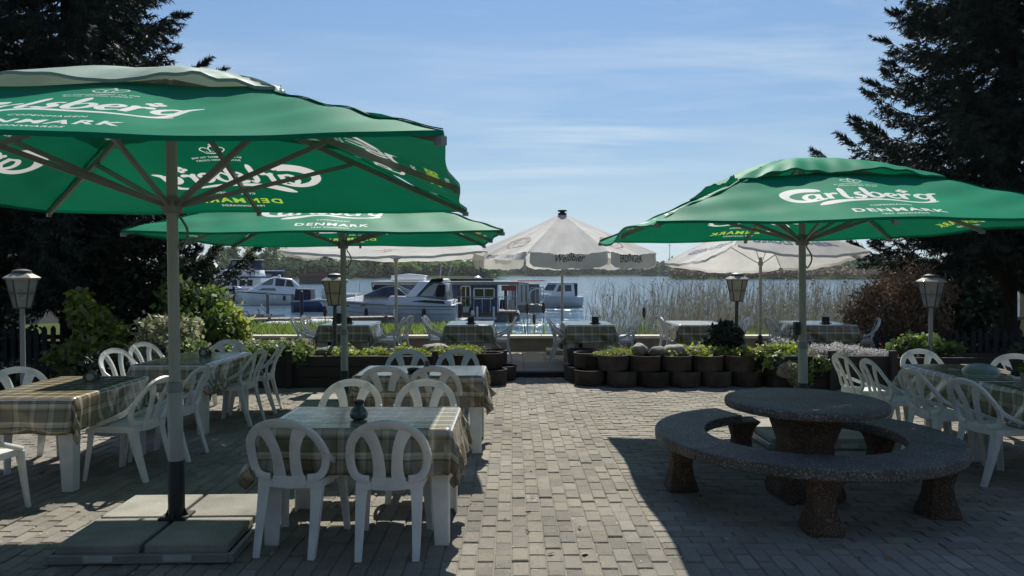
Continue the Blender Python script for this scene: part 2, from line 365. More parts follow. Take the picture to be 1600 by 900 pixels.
n = 9000; P = np.stack([rng.normal(.1, 1.0, n), rng.uniform(4.0, 10.5, n), np.full(n, .004)], 1); d = leaves(P, .0075, 1.2); d[:, :, 2] = .004 + (d[:, :, 2] - .004) * .5 + .0025
tag(link('grit', fast_mesh('grit', d, 4, mat('grit_sand', (.40, .36, .28), .95, .1, island=.45, spec=.1))), 'coarse sand and grit lying on the middle of the path', 'grit', kind='stuff')
# dry leaves blown into corners
n = 260; P = np.stack([rng.uniform(-5, 5, n), rng.uniform(4.2, 11.3, n), np.full(n, .01)], 1); d = leaves(P, .035, 1.5); d[:, :, 2] = .010 + (d[:, :, 2] - .01) * .35
tag(link('fallen_leaves', fast_mesh('fallen_leaves', d, 4, mat('dry_leaf', (.22, .14, .06), .8, .1, island=.4))), 'few dry leaves scattered on the paving', 'leaves', kind='stuff')

# ------------------------------------------------------------ quay wall
qw = empty('quay_wall', (0, 14.95, .05), 0, 'low rendered quay wall with pale coping behind the terrace tables', 'wall')
b = MB(); holes = [-6.0, -3.75, -2.95, -1.2, 1.35, 2.42, 3.3, 5.02, 6.1]
xs = [-7.4] + [h for h in holes] + [8.6]
x = -7.4
for h in holes + [None]:
    x1 = h - .085 if h is not None else 8.6
    b.box(((x + x1) / 2, .1, .13), (x1 - x, .2, .30)); 
    if h is not None:
        b.box((h, .1, -.0), (.17, .196, .05)); b.box((h, .1, .255), (.17, .196, .05)); x = h + .085
b.build('wall_body', m_render, qw, bevel=.006)
for k in range(8):
    MB().box((-6.4 + k * 2.0, .1, .31), (1.99, .27, .06)).build('coping', m_cap, qw, bevel=.008)
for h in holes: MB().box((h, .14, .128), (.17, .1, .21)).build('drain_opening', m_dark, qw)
# grass on the bank
def blades(P, h, wd, lean=.25, r=rng):
    n = len(P); a = r.uniform(0, 6.28, n); s = np.stack([np.cos(a), np.sin(a), np.zeros(n)], 1) * wd * .5
    H = h * (1 + r.uniform(-.4, .4, (n, 1))); l = r.normal(size=(n, 2)) * lean
    tip = P + np.concatenate([l * H, H], 1); mid = P + np.concatenate([l * H * .25, H * .55], 1)
    return np.stack([P - s, P + s, mid + s * .8, tip, mid - s * .8], 1)
def landz(P):
    return np.array([land(x, y) for x, y in P[:, :2]])
n = 24000; P = np.stack([rng.uniform(-9, 8.8, n), 15.2 + rng.random(n) ** 1.3 * 3.0, np.zeros(n)], 1)
keep = (P[:, 1] < 16.4) | (P[:, 0] < -1.3) | (P[:, 0] > 5.5)
keep &= rng.random(n) < np.where((P[:, 0] > -1.2) & (P[:, 0] < 1.8), .3, 1)
P = P[keep]; P[:, 2] = landz(P)
hh = np.where((P[:, :1] > -1.2) & (P[:, :1] < 1.6), .17, .21)
tag(link('bank_grass', fast_mesh('bank_grass', blades(P, hh, .03), 5, m_grass)), 'sunlit grass strip on the bank behind the quay wall', 'grass', kind='stuff')

# ------------------------------------------------------------ lake
def water_mat():
    m = bpy.data.materials.new('lake_water'); m.use_nodes = True; t = m.node_tree; p = t.nodes['Principled BSDF']; N = t.nodes.new; L = t.links.new
    p.inputs['Base Color'].default_value = (.065, .115, .165, 1); p.inputs['Roughness'].default_value = .09; p.inputs['IOR'].default_value = 1.33
    g = N("ShaderNodeNewGeometry"); bl = None
    for sc, st, di in (((.35, 1.5, 1), .7, .20), ((1.6, 5.0, 1), .6, .07), ((.05, .25, 1), .7, .8)):
        mp = N("ShaderNodeMapping"); mp.inputs['Scale'].default_value = sc; L(g.outputs['Position'], mp.inputs[0])
        n = N("ShaderNodeTexNoise"); n.inputs['Scale'].default_value = 1; n.inputs['Detail'].default_value = 4; n.inputs['Distortion'].default_value = .4; L(mp.outputs[0], n.inputs[0])
        b = N("ShaderNodeBump"); b.inputs['Strength'].default_value = st; b.inputs['Distance'].default_value = di; L(n.outputs[0], b.inputs['Height'])
        if bl: L(bl, b.inputs['Normal'])
        bl = b.outputs[0]
    L(bl, p.inputs['Normal']); return m
lake = MB().add([(-1500, 15.8, WATER), (1500, 15.8, WATER), (1500, 1300, WATER), (-1500, 1300, WATER)], [(0, 1, 2, 3)]).build('lake', water_mat(), fix=False); lake['kind'] = 'structure'
def shore(x, y):
    def st(v, a, b, p, q): t = min(1, max(0, (v - a) / (b - a))); return p + (q - p) * t
    u = x / y; e = st(u, -.22, -.19, 325, 365) if u < -.1 else (st(u, -.035, -.005, 365, 640) if u < .1 else st(u, .222, .232, 640, 305))
    return -1.2 + min(1, max(0, (y - e) / 8)) * 1.5
sheet('far_shore', -1500, 1500, 290, 1490, 300, 240, shore, mat('far_land', (.05, .065, .03), 1, .3, .02, coords='World', spec=0))
# ------------------------------------------------------------ chairs
def chair_parts():
    ps = []
    # seat: slightly dished shell with skirt
    b = MB(); ny = 8; nx = 8; top = []; 
    def hw(v): return .19 + .03 * v          # half width from back (v=0) to front (v=1)
    for j in range(ny + 1):
        v = j / ny; row = []
        for i in range(nx + 1):
            u = i / nx * 2 - 1; y = -.20 + .42 * v; x = hw(v) * u * (1 - .10 * max(0, v - .75) * 4 * abs(u) ** 3)
            z = .435 - .014 * (1 - u * u) * (1 - (2 * v - 1) ** 2) - .022 * max(0, v - .8) * 5 + .0
            row.append((x, y, z))
        top.append(row)
    vs = [p for r in top for p in r]; W = nx + 1
    fs = [(j * W + i, j * W + i + 1, (j + 1) * W + i + 1, (j + 1) * W + i) for j in range(ny) for i in range(nx)]
    rim = [i for i in range(W)] + [j * W + nx for j in range(1, ny + 1)] + [ny * W + i for i in range(nx - 1, -1, -1)] + [j * W for j in range(ny - 1, 0, -1)]
    k = len(vs); sk = [(vs[i][0] * 1.02, vs[i][1] * 1.02, vs[i][2] - .045) for i in rim]; sk2 = [(vs[i][0] * .97, vs[i][1] * .97, vs[i][2] - .045) for i in rim]; m = len(rim)
    vs += sk + sk2; fs += [(rim[i], k + i, k + (i + 1) % m, rim[(i + 1) % m]) for i in range(m)]
    fs += [(k + i, k + m + i, k + m + (i + 1) % m, k + (i + 1) % m) for i in range(m)]
    vs2 = [(x, y, z - .006) for x, y, z in vs[:W * (ny + 1)]]; k2 = len(vs); vs += vs2
    fs += [(f[3] + k2, f[2] + k2, f[1] + k2, f[0] + k2) for f in fs[:nx * ny]]
    b.add(vs, fs); ps.append(('seat', b.mesh('seat', sm=50, fix=False)))
    # arched outer frame
    half = [(.115, -.198, .432), (.170, -.195, .438), (.214, -.192, .468), (.238, -.195, .53), (.241, -.222, .61), (.222, -.275, .69), (.178, -.305, .752), (.118, -.322, .79), (.055, -.330, .808), (0, -.333, .813)]
    path = half + [(-x, y, z) for x, y, z in half[-2::-1]]
    def cr(P, n=3):
        o = []
        for i in range(len(P) - 1):
            p0, p1, p2, p3 = [Vector(P[max(0, min(len(P) - 1, i + q))]) for q in (-1, 0, 1, 2)]
            for t in range(n):
                t /= n; o.append(.5 * ((2 * p1) + (-p0 + p2) * t + (2 * p0 - 5 * p1 + 4 * p2 - p3) * t * t + (-p0 + 3 * p1 - 3 * p2 + p3) * t ** 3))
        return o + [Vector(P[-1])]
    pp = cr(path, 2); b = MB(); rings = []
    for i, p in enumerate(pp):
        t = (pp[min(i + 1, len(pp) - 1)] - pp[max(i - 1, 0)]).normalized()
        s_ = abs(i / (len(pp) - 1) * 2 - 1); wd = .040 + .012 * (1 - s_) ; th = .020
        inw = (Vector((0, -.22, .60)) - p); inw = (inw - t * inw.dot(t)).normalized(); nn = t.cross(inw).normalized()
        rings.append([p + inw * a * wd + nn * c * th for a, c in ((-.1, -.5), (-.1, .5), (.15, .62), (.8, .5), (1, .12), (1, -.12), (.8, -.2), (.15, -.3))])
    b.loft(rings); ps.append(('back_frame', b.mesh('back_frame', sm=50)))
    for sx in (-1, 1):
        pth = [(.058, -.195, .425), (.052, -.222, .50), (.056, -.255, .60), (.074, -.285, .68), (.105, -.308, .745), (.135, -.318, .775)]
        pp = cr([(sx * x, y, z) for x, y, z in pth], 2)
        ws = [.085 - .02 * math.sin(math.pi * min(1, i / (len(pp) - 1) * 1.15)) for i in range(len(pp))]
        rings = []
        for i, p in enumerate(pp):
            t = (pp[min(i + 1, len(pp) - 1)] - pp[max(i - 1, 0)]).normalized(); sd = Vector((1, 0, 0)); sd = (sd - t * sd.dot(t)).normalized(); nn = t.cross(sd).normalized(); w_ = ws[i] / 2
            rings.append([p - sd * w_, p - sd * w_ * .6 + nn * .010, p + sd * w_ * .6 + nn * .010, p + sd * w_, p + sd * w_ * .6 - nn * .004, p - sd * w_ * .6 - nn * .004])
        ps.append(('back_slat', MB().loft(rings).mesh('back_slat', sm=50)))
    b = MB().sweep([(-.10, -.198, .425), (0, -.203, .42), (.10, -.198, .425)], (.03, .075), up=(0, 0, 1)); ps.append(('back_rail', b.mesh('back_rail', bevel=.006, sm=40)))
    for sx in (-1, 1):
        pth = [(sx * x, y, z) for x, y, z in ((.232, -.235, .63), (.236, -.185, .575), (.236, -.09, .525), (.230, .01, .485), (.220, .10, .452), (.208, .175, .425))]
        ps.append(('side_arm', MB().sweep(cr(pth, 3), (.022, .034), up=(0, 0, 1)).mesh('side_arm', bevel=.004, sm=50)))
    # legs: open angle sections
    def leg(x0, y0, x1, y1, w0, w1):
        sx = 1 if x0 > 0 else -1; sy = 1 if y1 > 0 else -1; rings = []
        for k in range(7):
            t = k / 6; c = t ** 1.25; x = x0 + (x1 - x0) * c; y = y0 + (y1 - y0) * c; z = .415 * (1 - t); w_ = w0 + (w1 - w0) * t ** .7; e = .011
            rings.append([(x, y, z), (x - sx * w_, y, z), (x - sx * w_, y - sy * e, z), (x - sx * e, y - sy * e * 1.2, z), (x - sx * e, y - sy * w_ * .8, z), (x, y - sy * w_ * .8, z)])
        return MB().loft(rings).mesh('leg', bevel=.003, sm=40)
    ps += [('leg', leg(.195, -.195, .185, -.30, .075, .042)), ('leg', leg(-.195, -.195, -.185, -.30, .075, .042)), ('leg', leg(.222, .185, .228, .235, .075, .042)), ('leg', leg(-.222, .185, -.228, .235, .075, .042))]
    for _, me in ps: me.materials.append(m_white)
    return ps
CH = chair_parts()
def chair(x, y, deg, label, group, z=0, sc=1.0):
    o = empty('garden_chair', (x, y, z), R(deg), 'white garden chair ' + label, 'chair', group); o.scale = (sc,) * 3
    for n, me in CH: link(n, me, None, o)
    return o

# ------------------------------------------------------------ tables and plaid cloths
def plaid():
    m = bpy.data.materials.new('plaid_oilcloth'); m.use_nodes = True; t = m.node_tree; p = t.nodes['Principled BSDF']; N = t.nodes.new; L = t.links.new
    uv = N("ShaderNodeUVMap"); sp = N("ShaderNodeSeparateXYZ"); L(uv.outputs[0], sp.inputs[0])
    def stripes(src, per):
        a = N("ShaderNodeMath"); a.operation = 'DIVIDE'; L(src, a.inputs[0]); a.inputs[1].default_value = per
        f = N("ShaderNodeMath"); f.operation = 'FRACT'; L(a.outputs[0], f.inputs[0])
        r = N("ShaderNodeValToRGB"); r.color_ramp.interpolation = 'CONSTANT'; e = r.color_ramp.elements
        cs = [(0, (.66, .62, .52)), (.07, (.22, .15, .09)), (.12, (.34, .27, .17)), (.40, (.12, .075, .045)), (.44, (.58, .53, .42)), (.52, (.70, .67, .56)), (.58, (.27, .25, .16)), (.86, (.10, .085, .055)), (.90, (.33, .29, .19)), (.95, (.58, .54, .44))]
        e[0].position = 0; e[0].color = (*cs[0][1], 1); e[1].position = cs[1][0]; e[1].color = (*cs[1][1], 1)
        for q, c in cs[2:]: z = e.new(q); z.color = (*c, 1)
        L(f.outputs[0], r.inputs[0]); return r.outputs[0]
    a = stripes(sp.outputs[0], .27); b = stripes(sp.outputs[1], .27)
    mx = N("ShaderNodeMix"); mx.data_type = 'RGBA'; mx.inputs[0].default_value = .5; L(a, mx.inputs[6]); L(b, mx.inputs[7])
    mu = N("ShaderNodeMix"); mu.data_type = 'RGBA'; mu.blend_type = 'MULTIPLY'; mu.inputs[0].default_value = .60; L(mx.outputs[2], mu.inputs[6]); L(b, mu.inputs[7])
    nz = N("ShaderNodeTexNoise"); nz.inputs['Scale'].default_value = 3; L(N("ShaderNodeTexCoord").outputs['Object'], nz.inputs[0])
    bp = N("ShaderNodeBump"); bp.inputs['Strength'].default_value = .5; bp.inputs['Distance'].default_value = .02; L(nz.outputs[0], bp.inputs['Height']); L(bp.outputs[0], p.inputs['Normal'])
    L(mu.outputs[2], p.inputs['Base Color']); p.inputs['Roughness'].default_value = .22; p.inputs['Coat Weight'].default_value = .35; p.inputs['Coat Roughness'].default_value = .18; p.inputs['Specular IOR Level'].default_value = .6
    return m
m_plaid = plaid()
def table(x, y, deg, sx, sy, tlabel, clabel, z=0, seed=0, drop=.27):
    rz = R(deg); t = empty('garden_table', (x, y, z), rz, tlabel, 'table', 'plastic tables under plaid cloths')
    MB().box((0, 0, .695), (sx, sy, .03)).build('tabletop', m_white, t, bevel=.008)
    b = MB().box((0, sy / 2 - .06, .655), (sx - .1, .025, .05)).box((0, -sy / 2 + .06, .655), (sx - .1, .025, .05)).box((sx / 2 - .06, 0, .655), (.025, sy - .15, .05)).box((-sx / 2 + .06, 0, .655), (.025, sy - .15, .05)).build('apron', m_white, t)
    for ax in (-1, 1):
        for ay in (-1, 1):
            rings = []
            for k in range(5):
                q = k / 4; z_ = .68 * (1 - q); cx = ax * (sx / 2 - .085 + .02 * q); cy = ay * (sy / 2 - .085 + .02 * q); w_ = .062 - .018 * q; e = .014
                rings.append([(cx + ax * w_, cy + ay * w_, z_), (cx - ax * w_, cy + ay * w_, z_), (cx - ax * w_, cy + ay * (w_ - e), z_), (cx + ax * (w_ - e), cy + ay * (w_ - e), z_), (cx + ax * (w_ - e), cy - ay * w_, z_), (cx + ax * w_, cy - ay * w_, z_)])
            MB().loft(rings).build('leg', m_white, t, bevel=.004, sm=40)
    # cloth
    rr = random.Random(seed); hx, hy = sx / 2 + .004, sy / 2 + .004; nx, ny = 64, 52; Wx, Wy = hx + drop, hy + drop; rad = .022
    ph = [rr.uniform(0, 6.28) for _ in range(6)]; vs = []; uvs = []
    ox, oy = rr.uniform(-.02, .02), rr.uniform(-.02, .02)
    for j in range(ny + 1):
        for i in range(nx + 1):
            u = -Wx + 2 * Wx * i / nx; v = -Wy + 2 * Wy * j / ny; uu, vv = u + ox, v + oy
            qx = max(-hx + rad, min(hx - rad, uu)); qy = max(-hy + rad, min(hy - rad, vv)); ex, ey = uu - qx, vv - qy; l = math.hypot(ex, ey)
            if l < 1e-6: px, py, pz = uu, vv, .714 + .0012 * math.sin(u * 9 + ph[0]) * math.sin(v * 7 + ph[1])
            else:
                dx, dy = ex / l, ey / l; arc = rad * math.pi / 2
                if l < arc: a = l / rad; o_ = rad * math.sin(a); dz = rad * (1 - math.cos(a))
                else: o_ = rad; dz = rad + l - arc
                d = max(0, dz - .02); per = (uu - vv) if dx * dy < 0 else (uu + vv)
                corner = min(1, 3.2 * min(abs(dx), abs(dy)))
                wv = math.sin(per * 13 + ph[2]) * .5 + math.sin(per * 23 + ph[3]) * .3 + math.sin(per * 5 + ph[4]) * .5
                o_ += d * (.10 + .17 * wv + .16 * corner * math.sin(math.atan2(ey, ex) * 8 + ph[5]) + .12 * corner)
                dz *= 1 - .10 * corner
                px, py, pz = qx + dx * o_, qy + dy * o_, .714 - dz
            vs.append((px, py, pz)); uvs.append((u + rr.random() * 0, v))
    W = nx + 1; fs = [(j * W + i, j * W + i + 1, (j + 1) * W + i + 1, (j + 1) * W + i) for j in range(ny) for i in range(nx)]
    me = bpy.data.meshes.new('tablecloth'); me.from_pydata(vs, [], fs); ul = me.uv_layers.new(name='UVMap')
    for lp in me.loops: ul.data[lp.index].uv = (uvs[lp.vertex_index][0] + 5 + seed * .09, uvs[lp.vertex_index][1] + 5)
    me.shade_smooth(); me.materials.append(m_plaid)
    c = link('tablecloth', me, None, None, (x, y, z), rz); tag(c, clabel, 'tablecloth', 'plaid oilcloths on the tables')
    sd = c.modifiers.new('thick', 'SOLIDIFY'); sd.thickness = .0015; sd.offset = 1
    return t
GF, GT = 'chairs around the patio tables', 'chairs around the terrace tables'
table(-.94, 4.80, 0, 1.16, .76, 'white plastic table under the plaid cloth closest to the camera in the middle', 'brown and green plaid cloth on the front middle table, sunlit at one end', seed=1)
table(-.86, 7.10, 0, 1.20, .78, 'white plastic table second in line behind the front middle table', 'plaid cloth on the second table of the middle line', seed=2)
table(-3.70, 6.12, 1.5, .80, 1.22, 'white plastic table beside the big umbrella pole at left edge', 'plaid cloth with sun streaks on the table at the left edge', seed=3)
table(-3.50, 8.15, 0, .78, 1.28, 'white plastic table behind the big umbrella pole near the shrubs', 'plaid cloth on the table between the umbrella pole and the white-blossomed shrub', seed=4)
table(4.42, 7.02, 0, .80, 1.22, 'white plastic table at far end of the long row on the right', 'green plaid cloth under the dishes at far end of the right row', seed=5)
table(4.44, 5.78, 0, .82, 1.20, 'white plastic table at the right edge beside the round stone bench', 'green plaid cloth hanging at the right edge beside the stone bench', seed=6)
table(-2.78, 12.75, 0, .84, 1.1, 'terrace table left of the first white umbrella pole', 'grey-brown plaid cloth on the terrace table by the lantern with the bent post', z=.08, seed=7)
table(-.72, 12.75, 0, .78, 1.1, 'terrace table in front of the motor cruiser stern', 'plaid cloth on the terrace table in front of the cruiser stern', z=.08, seed=8)
table(1.30, 12.75, 0, .80, 1.1, 'terrace table right of the steps with chairs on both sides', 'plaid cloth on the terrace table under the beer-lettered octagonal umbrella', z=.08, seed=9)
table(3.20, 12.80, 0, .86, 1.1, 'terrace table half hidden by the small dark pine', 'plaid cloth on the terrace table behind the small dark pine', z=.08, seed=10)
table(5.28, 12.80, 0, .92, 1.1, 'terrace table in shade behind the pale blossom bed', 'dark plaid cloth on the terrace table behind the blossom bed', z=.08, seed=11)

chair(-1.29, 4.53, -6, 'with its back to us, left of the two in front', GF)
chair(-.725, 4.49, 2, 'with its back to us, right of the two in front', GF)
chair(-1.245, 5.47, 181, 'sunlit behind the front middle table, nearer the pole', GF)
chair(-.675, 5.47, 179, 'sunlit behind the front middle table, nearer the path', GF)
chair(-1.16, 6.93, 3, 'at the near side of the second middle table, left one', GF)
chair(-.69, 6.93, -2, 'at the near side of the second middle table, right one', GF)
chair(-1.14, 7.78, 180, 'between second middle table and planter, left one', GF)
chair(-.60, 7.80, 178, 'between second middle table and planter, right one', GF)
chair(-3.64, 4.98, -4, 'cut by the left edge of the picture, back to us', GF)
chair(-4.16, 6.33, -132, 'behind the left edge table, its arch in the sun', GF)
chair(-3.14, 6.02, 80, 'left of the umbrella pole, side on to us', GF)
chair(-3.10, 6.62, 86, 'hidden partly behind the big umbrella pole', GF)
chair(-4.12, 8.08, -108, 'on the shrub side of the rear left table, first one', GF)
chair(-4.18, 8.80, -112, 'on the shrub side of the rear left table, second one', GF)
chair(-3.56, 8.95, 178, 'at the planter end of the rear left table, facing us', GF)
chair(-3.08, 8.13, 84, 'on the path side of the rear left table, nearer one', GF)
chair(-3.08, 8.80, 96, 'on the path side of the rear left table, farther one', GF)
chair(3.74, 7.72, -86, 'fourth and farthest in the row beside the long table', GF)
chair(3.78, 7.18, -90, 'third in the row beside the long table, behind the stone table', GF)
chair(3.80, 6.48, -84, 'second in the row beside the long table', GF)
chair(3.90, 5.90, -80, 'closest in the row beside the long table, past the stone bench', GF)
chair(4.48, 7.80, 181, 'at the head of the long table, facing us', GF)
chair(5.05, 7.35, 150, 'behind the dishes at the right edge', GF)
chair(-3.46, 12.75, -82, 'outside the terrace table by the left lantern, nearer one', GT, .08)
chair(-3.44, 13.30, -98, 'outside the terrace table by the left lantern, farther one', GT, .08)
chair(-2.18, 12.70, 88, 'under the first white umbrella, facing the lantern table', GT, .08)
chair(-2.12, 13.25, 76, 'beside the first white umbrella pole, farther one', GT, .08)
chair(-1.22, 12.75, -84, 'between first white umbrella and cruiser table, nearer one', GT, .08)
chair(-1.24, 13.25, -94, 'between first white umbrella and cruiser table, farther one', GT, .08)
chair(-.26, 12.85, 92, 'at the head of the steps, its back to the path', GT, .08)
chair(.93, 12.72, -88, 'right of the steps beside the octagonal umbrella pole, nearer one', GT, .08)
chair(.97, 13.25, -96, 'right of the steps beside the octagonal umbrella pole, farther one', GT, .08)
chair(1.86, 12.70, 92, 'on the reed side of the octagonal umbrella table, nearer one', GT, .08)
chair(1.90, 13.22, 80, 'on the reed side of the octagonal umbrella table, farther one', GT, .08)
chair(2.88, 12.62, -92, 'sunlit left of the dark pine, nearer one', GT, .08)
chair(2.90, 13.15, -78, 'sunlit left of the dark pine, farther one', GT, .08)
chair(3.74, 12.72, 88, 'between lantern and white umbrella pole, nearer one', GT, .08)
chair(3.80, 13.25, 72, 'between lantern and white umbrella pole, farther one', GT, .08)
chair(4.76, 12.85, -85, 'shaded behind the right green umbrella pole', GT, .08)
chair(5.92, 12.65, 80, 'sunlit at the terrace end by the brown hedge, nearer one', GT, .08)
chair(5.92, 13.55, 150, 'sunlit at the terrace end by the brown hedge, farther one', GT, .08)

# ------------------------------------------------------------ small things on the tables
def holder(x, y, z, deg, label):
    o = empty('menu_holder', (x, y, z), R(deg), label, 'menu holder', 'small wooden menu holders')
    pts = [(-.05, 0), (.05, 0), (.062, .05), (0, .105), (-.062, .05)]
    for s_ in (-1, 1): MB().prism(pts, s_ * .028 - .004, s_ * .028 + .004).build('side_plate', mat('holder_wood', (.10, .11, .085), .6, .3, 20), o)
    MB().box((0, 0, .008), (.095, .052, .016)).build('base', mat('holder_wood', (.10, .11, .085)), o)
    MB().lathe([(.022, 0), (.030, .002), (.030, .004), (.022, .006)], (0, 0, 0), 12).build('badge', m_pole, o, xf=Matrix.Translation((0, -.034, .045)) @ Matrix.Rotation(R(90), 4, 'X'))
    MB().prism([(-.04, .016), (.04, .016), (.035, .075), (-.03, .08)], -.015, .012).build('napkins', m_pw, o)
def pot(x, y, z, label, s=1.0, m=None):
    o = empty('candle_pot', (x, y, z), 0, label, 'candle pot', 'small dark pots on the terrace tables')
    MB().lathe([(.045 * s, 0), (.052 * s, .01), (.046 * s, .07 * s), (.052 * s, .09 * s), (.040 * s, .09 * s), (.036 * s, .02)], n=16, cap=True).build('cup', m or m_black, o, sm=40)
    MB().lathe([(.075 * s, 0), (.08 * s, .008), (.05 * s, .012)], n=16).build('saucer', m or m_black, o, sm=40)
holder(-3.62, 6.35, .716, 12, 'dark house-shaped menu holder on the left edge table')
holder(-3.45, 8.30, .716, -8, 'dark house-shaped menu holder on the rear left table')
o = empty('bottle_caddy', (-.98, 4.72, .716), R(10), 'dark green glass caddy with a black stopper on the front middle table', 'caddy')
m_gg = mat('bottle_green', (.03, .07, .055), .15, .2, 10, spec=.8)
MB().lathe([(.030, 0), (.052, .008), (.058, .03), (.050, .06), (.030, .085), (.026, .095)], n=10).build('body', m_gg, o, sm=30)
MB().lathe([(.024, .095), (.034, .10), (.034, .118), (.02, .124)], n=10).build('stopper', m_black, o, sm=30)
MB().prism([(-.03, .02), (.03, .02), (0, .066)], -.062, -.055).build('label_plate', mat('holder_wood', (.10, .11, .085)), o)
o = empty('ashtray', (-.93, 6.98, .716), 0, 'dark ashtray on the second middle table', 'ashtray')
MB().lathe([(.05, 0), (.062, .02), (.065, .035), (.05, .035), (.045, .012)], n=16).build('bowl', m_black, o, sm=40)
o = empty('condiment_jar', (-.82, 7.12, .716), 0, 'small dark jar beside the ashtray on the second middle table', 'jar')
MB().lathe([(.028, 0), (.03, .05), (.022, .06), (.022, .07)], n=12).build('jar_body', m_gg, o, sm=40); MB().lathe([(.024, .07), (.024, .088)], n=12).build('lid', m_red, o)
pot(-2.80, 12.7, .796, 'small dark pot on the terrace table by the left lantern')
pot(-.70, 12.6, .796, 'small dark pot on the terrace table before the cruiser', 1.15)
pot(1.42, 12.6, .796, 'small dark pot on the terrace table under the octagonal umbrella', 1.25)
pot(5.35, 12.6, .796, 'small dark pot on the shaded terrace table by the blossom bed', 1.25)
# dishes on the right-hand table
o = empty('herb_pot', (4.22, 6.0, .716), 0, 'beige pot with green herbs near the right edge', 'potted herb')
MB().lathe([(.055, 0), (.075, .12), (.08, .125), (.07, .125), (.06, .03)], n=18).build('pot', mat('beige_pot', (.30, .27, .17), .6), o, sm=40)
link('herbs', fast_mesh('herbs', leaves(blobs([(0, 0, .15, .07, .07, .05)], 160), .035), 4, m_leafm), None, o)
o = empty('salad_bowl', (4.45, 7.0, .716), 0, 'upturned pale bowl on the long table', 'bowl')
MB().lathe([(.16, 0), (.155, .02), (.12, .055), (.06, .075), (.03, .08)], n=24).build('bowl', mat('glaze', (.22, .28, .26), .3), o, sm=40)
o = empty('serving_tray', (4.68, 6.6, .716), R(15), 'tray of dark green leaves beside the pale bowl', 'tray')
MB().box((0, 0, .01), (.36, .26, .02)).build('tray', m_white, o, bevel=.005)
link('leaves', fast_mesh('tray_leaves', leaves(blobs([(0, 0, .05, .18, .12, .05)], 320), .05), 4, m_leafd), None, o)
o = empty('white_dish', (4.36, 6.32, .716), R(-20), 'small square white dish near the plant tray', 'dish')
MB().lathe([(.05, 0), (.085, .04), (.078, .04), (.045, .012)], n=4, ph=.78).build('dish', m_white, o, bevel=.002)
o = empty('food_tub', (4.52, 5.72, .716), R(10), 'pale plastic tub at the right edge beside the herb pot', 'tub')
MB().lathe([(.09, 0), (.13, .07), (.135, .075), (.12, .07), (.085, .012)], n=4, ph=.78, sy=.7).build('tub', mat('tub_grey', (.40, .44, .46), .4), o, bevel=.004)
o = empty('glass_dish', (4.16, 6.95, .716), 0, 'little round glass dish at the chair side of the bowl', 'dish')
MB().lathe([(.03, 0), (.05, .03), (.045, .03), (.028, .008)], n=14).build('dish', m_pole, o, sm=40)
# ------------------------------------------------------------ flat lettering (2-D meshes mapped on to fabric)
def txt2d(s, size, shear=0, bold=0.0, squeeze=1.0, spacing=1.0):
    cu = bpy.data.curves.new('t', 'FONT'); cu.body = s; cu.size = size; cu.align_x = 'CENTER'; cu.shear = shear; cu.offset = bold; cu.resolution_u = 3; cu.space_character = spacing
    ob = bpy.data.objects.new('t', cu); COL.objects.link(ob); bpy.context.view_layer.update()
    me = bpy.data.meshes.new_from_object(ob); V = [(v.co.x * squeeze, v.co.y) for v in me.vertices]; F = [tuple(p.vertices) for p in me.polygons]
    bpy.data.objects.remove(ob); bpy.data.curves.remove(cu); bpy.data.meshes.remove(me); return V, F
def rib2d(pts, n=5):
    """pts (x,y,w) -> quad strip following a smooth curve"""
    Q = []
    for i in range(len(pts) - 1):
        p = [np.array(pts[max(0, min(len(pts) - 1, i + q))], float) for q in (-1, 0, 1, 2)]
        for t in range(n):
            t /= n; Q.append(.5 * ((2 * p[1]) + (-p[0] + p[2]) * t + (2 * p[0] - 5 * p[1] + 4 * p[2] - p[3]) * t * t + (-p[0] + 3 * p[1] - 3 * p[2] + p[3]) * t ** 3))
    Q.append(np.array(pts[-1], float)); V = []; F = []
    for i, q in enumerate(Q):
        a = Q[max(0, i - 1)]; b = Q[min(len(Q) - 1, i + 1)]; d = b[:2] - a[:2]; d = d / (np.hypot(*d) + 1e-9); nn = np.array([-d[1], d[0]]) * abs(q[2]) / 2
        V += [tuple(q[:2] + nn), tuple(q[:2] - nn)]
        if i: F.append((2 * i - 2, 2 * i - 1, 2 * i + 1, 2 * i))
    return V, F
def merge2d(parts):
    V = []; F = []
    for (v, f), sc, dx, dy in parts:
        n = len(V); V += [(x * sc + dx, y * sc + dy) for x, y in v]; F += [tuple(i + n for i in q) for q in f]
    return V, F
